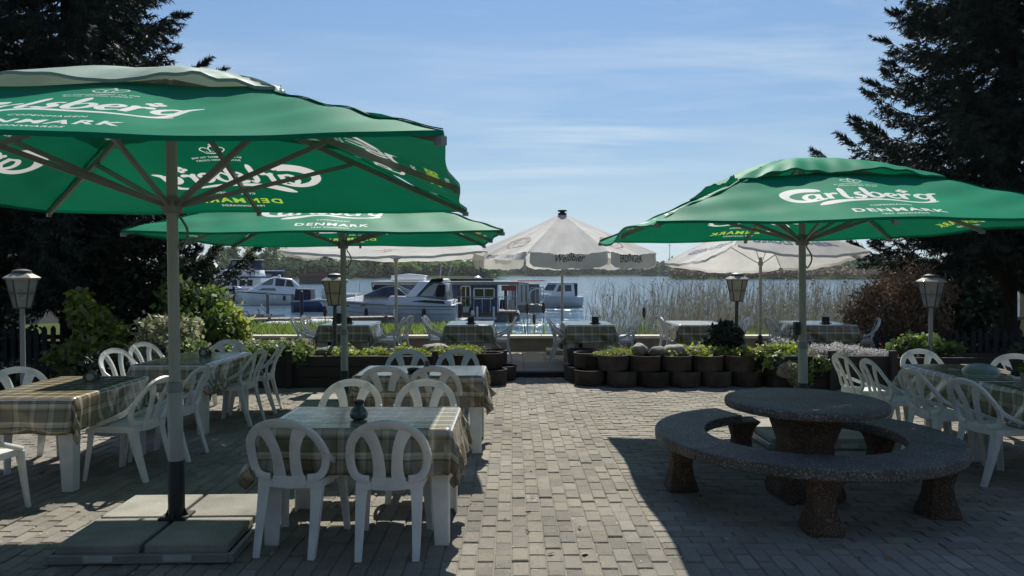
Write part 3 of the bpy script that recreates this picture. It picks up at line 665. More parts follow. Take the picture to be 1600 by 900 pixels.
def script_logo():
    S = []
    A = lambda *p: S.append((rib2d([(x, y, w * 1.22 + .03) for x, y, w in p]), 1, 0, 0))
    # capital C and long swash
    A((2.55, 1.42, .10), (2.5, 1.62, .42), (1.75, 1.78, .50), (.95, 1.66, .52), (.38, 1.25, .50), (.22, .70, .44), (.55, .20, .36), (1.15, -.05, .28), (1.85, -.10, .18), (2.5, .02, .06))
    A((1.75, -.86, .06), (2.2, -.70, .36), (2.9, -.52, .40), (3.9, -.30, .26), (5.0, -.26, .20), (6.3, -.40, .18), (7.6, -.52, .14), (8.7, -.45, .10), (9.3, -.20, .06))
    o = 1.25
    def a_(x):
        A((x + .95, .92, .12), (x + .55, 1.0, .16), (x + .20, .72, .24), (x + .15, .35, .26), (x + .42, .08, .18), (x + .80, .32, .10), (x + 1.0, .70, .08))
        A((x + 1.08, 1.0, .26), (x + 1.0, .60, .27), (x + .98, .25, .24), (x + 1.20, .05, .14), (x + 1.42, .22, .06))
    a_(o)
    x = 2.75; A((x, .95, .10), (x + .18, .98, .22), (x + .16, .55, .27), (x + .10, .03, .26)); A((x + .2, .6, .08), (x + .42, .95, .14), (x + .68, .98, .26), (x + .78, .86, .10))
    x = 3.75; A((x + .40, 1.80, .12), (x + .28, 1.70, .26), (x + .20, 1.0, .28), (x + .12, .40, .27), (x + .26, .07, .18), (x + .50, .22, .06))
    x = 4.45; A((x + .62, .98, .10), (x + .42, 1.02, .14), (x + .22, .80, .20), (x + .42, .54, .26), (x + .55, .30, .24), (x + .34, .04, .16), (x + .02, .14, .20), (x - .06, .26, .06))
    x = 5.35; A((x + .22, 1.85, .12), (x + .12, 1.75, .26), (x + .06, 1.1, .28), (x + .04, .45, .27), (x + .22, .07, .18), (x + .58, .12, .16), (x + .82, .45, .24), (x + .76, .85, .20), (x + .48, .98, .12), (x + .18, .72, .07))
    x = 6.42; A((x + .12, .50, .08), (x + .52, .58, .12), (x + .72, .82, .20), (x + .48, 1.02, .13), (x + .16, .76, .24), (x + .12, .36, .26), (x + .40, .06, .16), (x + .84, .24, .06))
    x = 7.35; A((x, .95, .10), (x + .18, .98, .22), (x + .16, .55, .27), (x + .10, .03, .26)); A((x + .2, .6, .08), (x + .42, .95, .14), (x + .68, .98, .24), (x + .78, .86, .10))
    x = 8.30; A((x + .82, .92, .12), (x + .48, 1.02, .15), (x + .14, .78, .24), (x + .12, .42, .25), (x + .40, .20, .15), (x + .78, .45, .10)); A((x + 1.55, 1.12, .05), (x + 1.05, .98, .24), (x + .90, .55, .26), (x + .78, .02, .25), (x + .45, -.35, .16), (x + .0, -.45, .08))
    for dx, dy in ((-.22, .0), (.22, .0), (0, .2), (0, -.16)): A((7.95 + dx - .16, 1.55 + dy, .06), (7.95 + dx, 1.58 + dy, .2), (7.95 + dx + .16, 1.55 + dy, .06))
    return merge2d(S)
LOGO = script_logo()
def crown2d():
    S = []
    A = lambda *p: S.append((rib2d(list(p), 4), 1, 0, 0))
    A((-1, 0, .14), (0, -.12, .16), (1, 0, .14)); A((-1, .1, .1), (-1.5, .7, .14), (-1.1, 1.1, .12), (-.5, .8, .1), (-.3, .2, .08)); A((1, .1, .1), (1.5, .7, .14), (1.1, 1.1, .12), (.5, .8, .1), (.3, .2, .08))
    A((-.25, .2, .1), (-.4, .9, .14), (0, 1.3, .16), (.4, .9, .14), (.25, .2, .1)); A((0, 1.3, .1), (0, 1.75, .12)); A((-.2, 1.55, .1), (.2, 1.55, .1))
    for i in range(5): S.append((rib2d([(-.8 + i * .4 - .07, .28, .02), (-.8 + i * .4, .28, .14), (-.8 + i * .4 + .07, .28, .02)], 2), 1, 0, 0))
    return merge2d(S)
CROWN = crown2d()
T_DEN = txt2d('DENMARK', .115, 0, .0035, 1.25, 1.22); T_COP = txt2d('COPENHAGEN', .042, 0, .0008, 1.15, 1.15); T_18 = txt2d('1847 ONWARDS', .042, 0, .0008, 1.15, 1.15)
T_A1 = txt2d('BY APPOINTMENT TO THE', .028, 0, .0005, 1.1, 1.1); T_A2 = txt2d('ROYAL DANISH COURT', .028, 0, .0005, 1.1, 1.1)
W_PRINT = merge2d([(LOGO, .142, -.70, -.10), (T_COP, 1, .12, -.30), (T_18, 1, .12, -.53), (CROWN, .065, .08, .32), (T_A1, 1, .08, .255), (T_A2, 1, .08, .215)])
Y_PRINT = merge2d([(T_DEN, 1, .12, -.455)])

def print_mesh(P2, fn, name, m, sub=.07):
    bm = bmesh.new(); vs = [bm.verts.new((x, y, 0)) for x, y in P2[0]]
    for f in P2[1]:
        if len(set(f)) > 2:
            try: bm.faces.new([vs[i] for i in f])
            except ValueError: pass
    bmesh.ops.triangulate(bm, faces=bm.faces)
    for _ in range(3):
        es = [e for e in bm.edges if e.calc_length() > sub]
        if not es: break
        bmesh.ops.subdivide_edges(bm, edges=es, cuts=1); bmesh.ops.triangulate(bm, faces=[f for f in bm.faces if len(f.verts) > 3])
    for v in bm.verts: v.co = fn(v.co.x, v.co.y)
    me = bpy.data.meshes.new(name); bm.to_mesh(me); bm.free(); me.materials.append(m); return me

from mathutils.geometry import delaunay_2d_cdt
_PLAN = {}
def panel_plan(a):
    if a in _PLAN: return _PLAN[a]
    sc = .93; ss = 1.24
    vs = []; faces = []; kinds = []
    for P2, kd in ((W_PRINT, 'w'), (Y_PRINT, 'y')):
        n = len(vs); vs += [Vector((x * sc, ss - y * 1.02 * sc)) for x, y in P2[0]]
        for f in P2[1]:
            f = list(dict.fromkeys(f))
            for q in range(1, len(f) - 1):
                tri = (f[0], f[q], f[q + 1]); A, B, C_ = [P2[0][i] for i in tri]
                ar = (B[0] - A[0]) * (C_[1] - A[1]) - (B[1] - A[1]) * (C_[0] - A[0])
                if abs(ar) < 2e-7: continue
                if ar > 0: tri = tri[::-1]
                faces.append([i + n for i in tri]); kinds.append(kd)
    # outline with mid-peaked opening, plus a lattice of inner points so the cloth can sag
    n = len(vs); ring = []; K = 24
    for i in range(K + 1): w_ = -1 + 2 * i / K; s0 = .64 + .15 * abs(w_); ring.append((w_ * s0, s0))
    for i in range(48, -1, -1): ring.append((a * (-1 + 2 * i / 48), a))
    vs += [Vector(p) for p in ring]; edges = [(n + i, n + (i + 1) % len(ring)) for i in range(len(ring))]
    g = .05; j = 0; s_ = .72
    while s_ < a - .02:
        m_ = int(s_ * 2 / g)
        for i in range(1, m_): vs.append(Vector((-s_ + 2 * s_ * i / m_ + (j % 2) * .0, s_)))
        s_ += g; j += 1
    for sd in (-1, 1):
        q = .83
        while q < a - .01: vs.append(Vector((sd * q, q))); q += g
    r = delaunay_2d_cdt(vs, edges, faces, 0, 1e-6)
    V, F, OF = r[0], r[2], r[5]; Fc, Fw, Fy = [], [], []
    for f, of in zip(F, OF):
        c = (V[f[0]] + V[f[1]] + V[f[2]]) / 3; w_ = abs(c.x) / c.y if c.y > 0 else 9
        if w_ > 1.0001 or c.y > a + 1e-5 or c.y < .64 + .15 * min(1, w_) - 1e-4: continue
        e1 = V[f[1]] - V[f[0]]; e2 = V[f[2]] - V[f[0]]
        if e1.x * e2.y - e1.y * e2.x > 0: f = (f[0], f[2], f[1])
        k_ = {kinds[i] for i in of if i < len(kinds)}
        (Fy if 'y' in k_ else Fw if 'w' in k_ else Fc).append(tuple(f))
    _PLAN[a] = ([tuple(v) for v in V], Fc, Fw, Fy); return _PLAN[a]
m_seam = mat('seam_tape', (.005, .15, .08), .7, .2, 5, spec=.05)
GU = 'green square beer-garden umbrellas'
def green_umbrella(x, y, rz, label, Hr, k, a=1.95, lean=0.0, cap_m=None, white_to=.46, seed=0, cap_s=.90, curl=False, hub=2.08, crank=True, bigone=False):
    rr = random.Random(seed); P = [rr.uniform(0, 6.28) for _ in range(12)]
    root = empty('market_umbrella', (x, y, 0), R(rz), label, 'umbrella', GU)
    Mx = Matrix.Rotation(R(-lean), 4, 'Y')
    def H(t, s, kk=0):
        w_ = min(1, abs(t) / max(s, .01)); q = s / a
        z = Hr + (a - s) * k - .018 * q * math.sin(math.pi * w_) ** 2 - .03 * math.sin(math.pi * min(1, max(0, (s - .7) / (a - .7)))) * (.4 + .6 * math.sin(math.pi * w_) ** 2)
        z += .004 * q * q * math.sin(t * 5.1 + P[kk]) * math.sin(s * 3 + P[kk + 4]) + (.015 * math.sin(s * 17 + t * 6 + P[kk]) * max(0, w_ - .3) * q + .005 * math.sin(t * 14 - s * 4 + P[kk + 2]) * q * q) * min(1, (a - s) * 3 + .2) + .014 * mnoise.noise(Vector((t * 1.7 + kk * 9, s * 1.3, seed))) * q * min(1, (a - s) * 4 + .15)
        return z
    def S(kk, t, s, off=0.0):
        z = H(t, s, kk) + off; ang = kk * math.pi / 2
        w_ = min(1, abs(t) / max(s, .01)); f_ = max(0, (s / a - .88) / .12); s2 = s - .035 * f_ * math.sin(math.pi * w_) ** 2
        px, py = t, -s2
        if curl and kk == 3 and s > .8 * a: z += .05 * ((s / a - .8) / .2) ** 2 * math.sin(t * 1.9 + .6)
        return Vector((px * math.cos(ang) - py * math.sin(ang), px * math.sin(ang) + py * math.cos(ang), z))
    V2, Fc, Fw, Fy = panel_plan(a)
    for kk in range(4):
        co = [S(kk, t, s) for t, s in V2]
        c = None
        for nm, FF, m in (('canopy_panel', Fc, m_green), ('white_print', Fw, m_pw), ('lettering', Fy, m_py)):
            used = sorted({i for f in FF for i in f}); mp_ = {i: n for n, i in enumerate(used)}
            me = bpy.data.meshes.new(nm); vv = [co[i] for i in used]; ff = [tuple(mp_[i] for i in f) for f in FF]
            if nm == 'canopy_panel':
                W = 49; n0 = len(vv); e1 = [S(kk, a * (-1 + 2 * i / 48), a) for i in range(W)]; vv += e1 + [p + Vector((0, 0, -.022)) for p in e1]
                ff += [(n0 + i, n0 + W + i, n0 + W + i + 1, n0 + i + 1) for i in range(W - 1)]
            me.from_pydata(vv, [], ff); me.transform(Mx); me.shade_smooth()
            me.update()
            me.materials.append(m); o_ = link(nm, me, None, c or root)
            if c is None: c = o_
        sb = MB(); pts = [S(kk, q, q, .004) for q in [.84 + (a - .85) * i / 24 for i in range(25)]]
        sb.sweep(pts, (.022, .005), up=(0, 0, 1)).build('hip_seam', m_seam, c, xf=Mx)
    # vent cap with puffed hem
    def C(kk, t, s):
        w_ = min(1, abs(t) / max(s, .01)); sc_ = (cap_s - .17) + .20 * w_; f = s / cap_s
        base = Hr + (a - s) * k
        z = base + .018 - .075 * max(0, 1 - f * 1.6) ** 1.5 + .065 * math.sin(math.pi * w_) ** 2 * f ** 2 + .008 * math.sin(w_ * 23 + P[kk]) * f ** 4 + .006 * math.sin(t * 31 + s * 12 + P[kk]) * f
        z += .035 * math.sin(math.pi * min(1, f)) * (1 - .3 * w_)
        ang = kk * math.pi / 2; px, py = t, -s
        return Vector((px * math.cos(ang) - py * math.sin(ang), px * math.sin(ang) + py * math.cos(ang), z))
    cap = MB()
    for kk in range(4):
        ns, ntt = 16, 40; vs = []
        for j in range(ns + 1):
            for i in range(ntt + 1):
                w_ = -1 + 2 * i / ntt; smax = (cap_s - .13) + .13 * abs(w_) ** 1.5; s = smax * j / ns + .001; vs.append(C(kk, w_ * s, s))
        W = ntt + 1; last = [vs[ns * W + i] + Vector((0, 0, -.018)) for i in range(W)]; vs += last
        cap.add(vs, [(j * W + i, (j + 1) * W + i, (j + 1) * W + i + 1, j * W + i + 1) for j in range(ns + 1) for i in range(ntt)])
    cap.build('vent_cap', cap_m or m_green, root, xf=Mx, sm=50, fix=False)
    # frame
    apex = Hr + a * k - .10
    MB().lathe([(.034, .92), (.034, apex)], n=16).build('pole', m_pole, root, xf=Mx, sm=40)
    lo = MB().lathe([(.045, white_to), (.045, .93), (.038, .94)], n=16).build('lower_pole', m_pole, root, xf=Mx, sm=40)
    MB().lathe([(.049, .90), (.049, .95), (.040, .965)], n=16).build('collar', m_metal, root, xf=Mx, sm=40)
    MB().lathe([(.05, .06), (.05, white_to), (.046, white_to + .005)], n=16).build('foot_tube', m_black, root, xf=Mx, sm=40)
    MB().lathe([(.055, hub - .05), (.062, hub - .04), (.062, hub + .04), (.05, hub + .05)], n=16).build('hub', m_metal, root, xf=Mx, sm=40)
    MB().lathe([(.05, -.06), (.13, -.05), (.13, -.01), (.07, 0), (.06, .12)], c=(0, 0, hub + .52), n=20).build('crown_plate', m_metal, root, xf=Mx, sm=40)
    for i in range(8):
        an = i * math.pi / 4 + math.pi / 4; r = a * (math.sqrt(2) if i % 2 == 0 else 1) - .02; q = r / (math.sqrt(2) if i % 2 == 0 else 1)
        d = Vector((math.cos(an), math.sin(an), 0))
        p0 = d * .06 + Vector((0, 0, apex - .02)); p1 = d * r + Vector((0, 0, Hr + (a - q) * k - .035))
        MB().sweep([p0, p1], (.022, .038)).build('rib', m_metal, root, xf=Mx)
        f = .52; e = p0.lerp(p1, f) + Vector((0, 0, -.02)); st = d * .06 + Vector((0, 0, hub))
        MB().sweep([st, e], (.020, .030)).build('strut', m_metal, root, xf=Mx)
        MB().box(p1 + Vector((0, 0, -.012)), (.045, .03, .035), rz=an).build('rib_tip', m_metal, root, xf=Mx)
    # crank box with its handle on the pole
    if not bigone: cb = MB().box((-.062, 0, 1.10), (.05, .07, .13)).build('crank_box', m_black, root, bevel=.006, xf=Mx)
    if not bigone: MB().tube([(-.085, 0, 1.10), (-.13, -.01, 1.11), (-.135, -.01, 1.02)], .007, 6).build('crank_handle', m_black, cb, xf=Mx)
    # pulley cord
    if crank:
        c = [(.05 + .045 * math.sin(t / 10 * 3.1), 0, hub - .08 - .20 * t / 10) for t in range(11)]; c += [(.02, 0, hub - .24)]
        MB().tube([(.045, 0, hub - .05)] + c, .008, 6).build('cord_loop', m_metal, root, xf=Mx, sm=40)
    # weighted foot: cross frame, four slabs, lip
    fr = MB()
    for sx in (-1, 1):
        fr.box((sx * .515, 0, .035), (.03, 1.06, .05)); fr.box((0, sx * .515, .035), (1.0, .03, .05))
    fr.box((0, 0, .03), (.06, 1.0, .04)).box((0, 0, .032), (1.0, .06, .04)).build('base_frame', m_metal, root, bevel=.003)
    for sx in (-1, 1):
        for sy in (-1, 1):
            MB().box((sx * .25, sy * .25, .075), (.47, .47, .055)).build('base_slab', m_slab, root, bevel=.006)
        MB().box((sx * .22, -.532, .04), (.16, .006, .035)).build('sticker', m_pole, root)
    MB().box((0, 0, .110), (.17, .17, .014)).box((0, 0, .15), (.012, .15, .08), taper=.5).box((0, 0, .15), (.15, .012, .08), taper=.5).build('foot_plate', m_black, root)
    return root
green_umbrella(-2.13, 4.67, 2.0, 'large green lettered umbrella filling the upper left, with a glare-pale grey vent cap', 2.205, .415, a=1.81, lean=.3, cap_m=m_green_glare, seed=3, bigone=True)
green_umbrella(2.92, 7.38, 0.0, 'green lettered umbrella on the right in front of the dark spruce', 2.075, .43, a=1.81, lean=.8, white_to=.55, seed=5, curl=True, hub=1.98)
green_umbrella(-2.04, 9.0, 5.0, 'green lettered umbrella half hidden behind the large one, over the middle tables', 2.07, .42, a=1.82, lean=0.4, seed=8, hub=2.0)

# ------------------------------------------------------------ white umbrellas on the terrace
def white_umbrella(x, y, rz, name_label, n, Rr, Hr, Ht, val=0.0, flat=False, prints=(), pole_r=.024, tilt=(0, 0), vent=None, blackfoot=.36, sag=.05, seed=0):
    rr = random.Random(seed); root = empty('parasol', (x, y, .08), R(rz), name_label, 'umbrella', 'white umbrellas on the terrace')
    Mx = Matrix.Translation((0, 0, Hr)) @ Matrix.Rotation(R(tilt[0]), 4, 'X') @ Matrix.Rotation(R(tilt[1]), 4, 'Y') @ Matrix.Translation((0, 0, -Hr))
    ap = Rr * math.cos(math.pi / n); ph0 = -math.pi / 2 - math.pi / n
    def S(kk, w_, f, off=0):
        """panel kk, w in -1..1 across, f 0..1 from apex to rim"""
        a0 = ph0 + kk * 2 * math.pi / n; a1 = a0 + 2 * math.pi / n
        c0 = Vector((math.cos(a0), math.sin(a0), 0)) * Rr * f; c1 = Vector((math.cos(a1), math.sin(a1), 0)) * Rr * f
        p = c0.lerp(c1, (w_ + 1) / 2); sg = (1 - w_ * w_)
        p *= 1 - .05 * sg * f; z = Ht - (Ht - Hr) * (f ** .97) - sag * sg * f + off + .012 * math.sin(w_ * 9 + f * 7 + kk) * f * sg + .008 * math.sin(w_ * 23 + kk * 2) * f * f
        return Vector((p.x, p.y, z))
    for kk in range(n):
        ns, nw = 22, 20; vs = []
        for j in range(ns + 1):
            for i in range(nw + 1): vs.append(S(kk, -1 + 2 * i / nw, .03 + .97 * j / ns))
        W = nw + 1
        pn = MB().add(vs, [(j * W + i, (j + 1) * W + i, (j + 1) * W + i + 1, j * W + i + 1) for j in range(ns) for i in range(nw)]).build('canopy_panel', m_wcanvas, root, xf=Mx, sm=60, fix=False)
        if val:
            V2 = []; flip = (kk == n - 1 and val > .2)
            def Vf(w_, q, off=0, kk=kk, flip=flip):
                w_ = w_ * .955; p = S(kk, w_, 1.0); o_ = Vector((p.x, p.y, 0)).normalized()
                dr = .02 * q + off + (.012 * math.sin(w_ * 6 + kk) * q); z = -val * q
                if flip: dr += .16 * q * (.3 + .7 * (1 - w_ * w_)); z *= .62 - .25 * (1 - w_ * w_)
                cr_ = 1 - .0 * q
                return p + o_ * dr + Vector((0, 0, z * cr_ + .003))
            for j in range(7):
                for i in range(nw + 1):
                    w_ = -1 + 2 * i / nw; q = j / 6; rnd_ = 1 - .22 * max(0, abs(w_) - .88) / .12; V2.append(Vf(w_, q * rnd_))
            vl = MB().add(V2, [(j * W + i, (j + 1) * W + i, (j + 1) * W + i + 1, j * W + i + 1) for j in range(6) for i in range(nw)]).build('valance', m_wcanvas, pn, xf=Mx, sm=60, fix=False)
        for (pk, where, P2, m) in prints:
            if pk != kk: continue
            side = 2 * Rr * math.sin(math.pi / n)
            if where == 'val': fn = lambda u, v: Vf(u / (side / 2), .5 - v / val, .006)
            else: fn = lambda u, v: S(kk, u / (side / 2 * where), where - v / (Rr), .008)
            me = print_mesh(P2, fn, 'lettering', m, .1); me.transform(Mx); link('lettering', me, None, pn)
        an = ph0 + kk * 2 * math.pi / n; d = Vector((math.cos(an), math.sin(an), 0))
        p0 = Vector((0, 0, Ht - .05)); p1 = S(kk, -1, 1) + Vector((0, 0, -.025))
        MB().sweep([p0, p1], (.012, .018)).build('rib', m_pole, root, xf=Mx)
        MB().sweep([d * .04 + Vector((0, 0, Hr - .12)), p0.lerp(p1, .45)], (.010, .016)).build('strut', m_pole, root, xf=Mx)
    MB().lathe([(.045, 0), (.05, .05), (.04, .08)], c=(0, 0, Hr - .16), n=12).build('hub', m_pole, root, sm=40)
    MB().lathe([(pole_r, blackfoot), (pole_r, Ht - .05 if not tilt[0] else Hr)], n=12).build('pole', m_pole, root, sm=40)
    MB().lathe([(pole_r * 1.5, .05), (pole_r * 1.5, blackfoot)], n=12).build('foot_tube', m_black, root, sm=40)
    if vent: MB().lathe([(.04, -.06), (.085, -.03), (.085, .0), (.05, .012), (.05, .03), (.09, .035), (.09, .06), (.03, .065)], c=(0, 0, Ht), n=16).build('finial', m_black, root, sm=30)
    MB().box((0, 0, .045), (.62, .50, .09)).build('base_block', m_slab, root, bevel=.012)
    return root
def ring2d(r0, r1, n=28, sx=1.0):
    V = []; F = []
    for i in range(n):
        a = 2 * math.pi * i / n; V += [(r0 * math.cos(a) * sx, r0 * math.sin(a)), (r1 * math.cos(a) * sx, r1 * math.sin(a))]; j = (i + 1) % n; F.append((2 * i, 2 * i + 1, 2 * j + 1, 2 * j))
    return V, F
E_TXT = txt2d('ERDINGER', .19, 0, .003, .78, 1.04); W_TXT = txt2d('Weißbier', .19, .42, .002, .78, 1.0)
def arc_text(word, r, size, a0, a1):
    ps = []
    for i, ch in enumerate(word):
        a = a0 + (a1 - a0) * i / (len(word) - 1); v, f = txt2d(ch, size, 0, .002); c, s_ = math.cos(a - math.pi / 2), math.sin(a - math.pi / 2)
        ps.append((([(x * c - y * s_ + r * math.cos(a), x * s_ + y * c + r * math.sin(a)) for x, y in v], f), 1, 0, 0))
    return merge2d(ps)
EMB = merge2d([(ring2d(.215, .228), 1, 0, 0), (ring2d(.13, .137), 1, 0, 0), (arc_text('ERDINGER', .152, .075, 2.9, .25), 1, 0, 0), (txt2d('WEISSBRÄU', .055, 0, .001), 1, 0, -.02)])
EMR = merge2d([(ring2d(.232, .245), 1, 0, 0)])
white_umbrella(.98, 14.45, 0, 'off-white octagonal umbrella with black lettering on its valance and a dark finial', 8, 1.84, 1.95, 2.74, val=.26,
    prints=[(0, 'val', W_TXT, m_pblk), (1, 'val', E_TXT, m_pblk), (7, 'val', E_TXT, m_pblk), (3, 'val', E_TXT, m_pblk), (5, 'val', W_TXT, m_pblk), (7, .72, EMB, m_pblk), (7, .72, EMR, m_pred), (1, .72, EMB, m_pblk), (1, .72, EMR, m_pred)], vent=True, seed=1)
SW = merge2d([(rib2d([(-.25, .0, .02), (-.1, .07, .05), (.0, -.02, .04), (.12, .06, .05), (.25, .0, .02)], 5), 1, 0, 0), (rib2d([(-.1, -.08, .01), (0, -.1, .03), (.12, -.06, .01)], 5), 1, 0, 0), (txt2d('Bier', .09, .3, .001), 1, 0, .1)])
white_umbrella(-2.25, 14.35, 2, 'wide flat white umbrella above the motor cruiser, first on the terrace', 4, 2.50, 1.96, 2.42, val=.045, prints=[(0, .8, SW, m_pred)], seed=2, sag=.10, pole_r=.03)
GER = txt2d('GEROLSTEINER', .25, 0, .006, .92, 1.05); ARC = rib2d([(-.95, -.12, .02), (-.5, .0, .05), (0, .04, .06), (.5, .0, .05), (.95, -.12, .02)], 8)
GV = ([(x, y - .22 * x * x) for x, y in GER[0]], GER[1])
white_umbrella(4.82, 14.35, 14, 'tilted white umbrella with blue lettering behind the right green umbrella', 4, 1.95, 1.88, 2.74, val=.05, prints=[(0, .76, GV, m_pblue), (3, .76, GV, m_pblue)], tilt=(-6, 2), seed=4, sag=.12, pole_r=.03)

# ------------------------------------------------------------ lantern posts
EMBLEM = merge2d([(crown2d(), .012, 0, .030)] + [(rib2d([(0, -.010 - (i % 3) * .002, .005), (.002, .010 + (i % 2) * .003, .005)], 1), 1, -.042 + i * .0105, .004) for i in range(9)] + [(rib2d([(0, -.005, .004), (0, .005, .004)], 1), 1, -.018 + i * .009, -.024) for i in range(5)])
m_lampg2 = mat('lamp_glass_shaded', (.22, .24, .24), .4, .12, 8, trans=.08)  # lantern glass darkened in its colour so the side lanterns look shaded
def lantern(x, y, z, top, label, s=1.0, lean=0, rz=0, pm=None, gm=None):
    root = empty('garden_lantern', (x, y, z), R(rz), label, 'lantern', 'lantern posts with emblems'); h = top - z; g = .42 * s
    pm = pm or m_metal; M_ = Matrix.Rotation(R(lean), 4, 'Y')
    MB().lathe([(.05 * s, 0), (.05 * s, .04), (.028 * s, .07), (.026 * s, h - g - .02), (.045 * s, h - g)], n=12).build('post', pm, root, xf=M_, sm=40)
    n = 6; ph = 0; r0, r1, zz0, zz1 = .085 * s, .155 * s, h - g, h - .10 * s
    for i in range(n):
        a0 = ph + i * math.pi / 3 + .02; a1 = ph + (i + 1) * math.pi / 3 - .02
        p = [Vector((r * math.cos(a), r * math.sin(a), zz)) for r, a, zz in ((r0, a0, zz0), (r0, a1, zz0), (r1, a1, zz1), (r1, a0, zz1))]
        inn = [v * 1 - Vector((v.x, v.y, 0)) * .05 for v in p]
        pane = MB().add(p + inn, [(0, 1, 2, 3), (7, 6, 5, 4), (0, 4, 5, 1), (1, 5, 6, 2), (2, 6, 7, 3), (3, 7, 4, 0)]).build('pane', gm or m_lampg, root, xf=M_)
        cx = sum(p, Vector()) / 4; ux = (p[1] - p[0]).normalized(); uy = ((p[3] + p[2]) / 2 - (p[0] + p[1]) / 2).normalized(); nn = ux.cross(uy).normalized()
        if nn.dot(Vector((cx.x, cx.y, 0))) < 0: nn = -nn
        me = print_mesh(EMBLEM, lambda u, v: cx + ux * u * .95 * s + uy * (v * 1.1 * s) + nn * .004, 'emblem', m_pblk); me.transform(M_); link('emblem', me, None, pane)
        MB().sweep([Vector((r0 * 1.02 * math.cos(a0 - .02), r0 * 1.02 * math.sin(a0 - .02), zz0)), Vector((r1 * 1.02 * math.cos(a0 - .02), r1 * 1.02 * math.sin(a0 - .02), zz1))], (.012 * s, .012 * s)).build('glazing_bar', m_lampc, root, xf=M_)
    MB().lathe([(.05 * s, 0), (.095 * s, .0), (.095 * s, .015), (.05 * s, .016)], c=(0, 0, zz0 - .012), n=6, ph=ph).build('lower_ring', m_lampc, root, xf=M_)
    MB().lathe([(r1 + .02 * s, 0), (r1 + .035 * s, .018 * s), (r1 + .01 * s, .035 * s), (.10 * s, .07 * s)], c=(0, 0, zz1), n=6, ph=ph).build('cap', m_lampt, root, bevel=.003, xf=M_)
    MB().lathe([(.10 * s, 0), (.095 * s, .03 * s), (.05 * s, .045 * s), (.02 * s, .05 * s)], c=(0, 0, zz1 + .07 * s), n=12).build('cap_knob', m_lampc, root, sm=40, xf=M_)
    return root
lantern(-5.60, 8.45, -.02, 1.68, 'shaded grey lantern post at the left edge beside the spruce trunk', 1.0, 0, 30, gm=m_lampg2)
lantern(-2.66, 11.1, .40, 1.63, 'cream lantern post in the left planter, between green umbrella pole and moored boats', 1.08, 0, 13, m_lampc)
lantern(3.52, 11.6, .42, 1.64, 'cream lantern post in the stone-ringed planter, beside the dark pine', 1.0, .6, -17, m_lampc)
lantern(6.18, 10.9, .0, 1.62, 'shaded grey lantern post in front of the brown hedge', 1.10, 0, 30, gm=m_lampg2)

# ------------------------------------------------------------ round stone table and ring bench
o = empty('stone_table', (2.16, 5.44, 0), 0, 'round exposed-aggregate stone table on a square pedestal', 'stone table')
MB().lathe([(.53, .655), (.565, .665), (.572, .69), (.565, .715), (.545, .722)], n=72).build('tabletop', m_aggt, o, sm=30)
MB().lathe([(.30, 0), (.31, .06), (.24, .22), (.22, .40), (.28, .56), (.36, .655)], n=4, ph=R(50)).build('pedestal', m_agg, o, bevel=.03, seg=2, sm=40)
o = empty('ring_bench', (2.19, 5.56, 0), 0, 'curved stone bench almost encircling the round stone table', 'bench')
R0, R1 = .71, 1.09
def arcseg(a0, a1, n=26):
    rings = []
    for i in range(n + 1):
        a = a0 + (a1 - a0) * i / n; c, s_ = math.cos(a), math.sin(a); q = .008
        rings.append([(r * c, r * s_, z_) for r, z_ in ((R0 + q, .375), (R1 - q, .375), (R1, .385), (R1, .44), (R1 - q, .45), (R0 + q, .45), (R0, .44), (R0, .385))])
    return MB().loft(rings).mesh('seat_segment', sm=30)
for a0, a1 in ((-250, -150), (-149.6, -26), (-25.5, 60)):
    link('seat_segment', arcseg(R(a0), R(a1)), m_aggt, o)
for a in (-184, -104, -38, 28, 102):
    c = Vector((math.cos(R(a)) * .90, math.sin(R(a)) * .90, 0))
    MB().lathe([(.165, 0), (.16, .03), (.115, .14), (.105, .22), (.14, .32), (.20, .378)], n=4, ph=R(45), c=c, sy=.95).build('bench_leg', m_agg, o, bevel=.02, seg=2, sm=40)
# ------------------------------------------------------------ raised planters
def ring_mesh():
    return MB().lathe([(.215, 0), (.222, .02), (.228, .18), (.236, .205), (.236, .222), (.20, .222), (.19, .12), (.185, .10)], n=24, cap=False).mesh('planter_ring', sm=30)
RM = ring_mesh(); RM.materials.append(m_ring)
soilring = MB().lathe([(.0, 0), (.19, 0)], n=16, cap=False).mesh('soil_fill'); soilring.materials.append(m_soil)
def ring_wall(label, lower, upper):
    o = empty('ring_planter', (lower[0][0], lower[0][1], 0), 0, label, 'planter', 'concrete ring planters')
    for L_, z in ((lower, 0), (upper, .225)):
        for x, y in L_:
            r = link('planter_ring', RM, None, o, (x - lower[0][0], y - lower[0][1], z), random.uniform(0, 3)); r.rotation_euler[0] = random.gauss(0, .01)
            link('soil_fill', soilring, None, o, (x - lower[0][0], y - lower[0][1], z + .19))
    return o
lowR = [(1.03, 11.40), (1.16, 11.0), (1.62, 10.86), (2.08, 10.82), (2.54, 10.84), (3.0, 10.86), (3.46, 10.9)]
upR = [(1.10, 11.72), (1.17, 11.25), (1.50, 10.92), (1.96, 10.86), (2.42, 10.88), (2.88, 10.88), (3.34, 10.9)]
ring_wall('two-tier wall of dark concrete rings right of the steps, planted on top', lowR, upR)
ring_wall('short stack of dark concrete rings left of the steps', [(-.16, 11.45), (-.30, 11.02), (-.62, 10.9)], [(-.30, 11.6), (-.36, 11.2), (-.75, 11.0)])
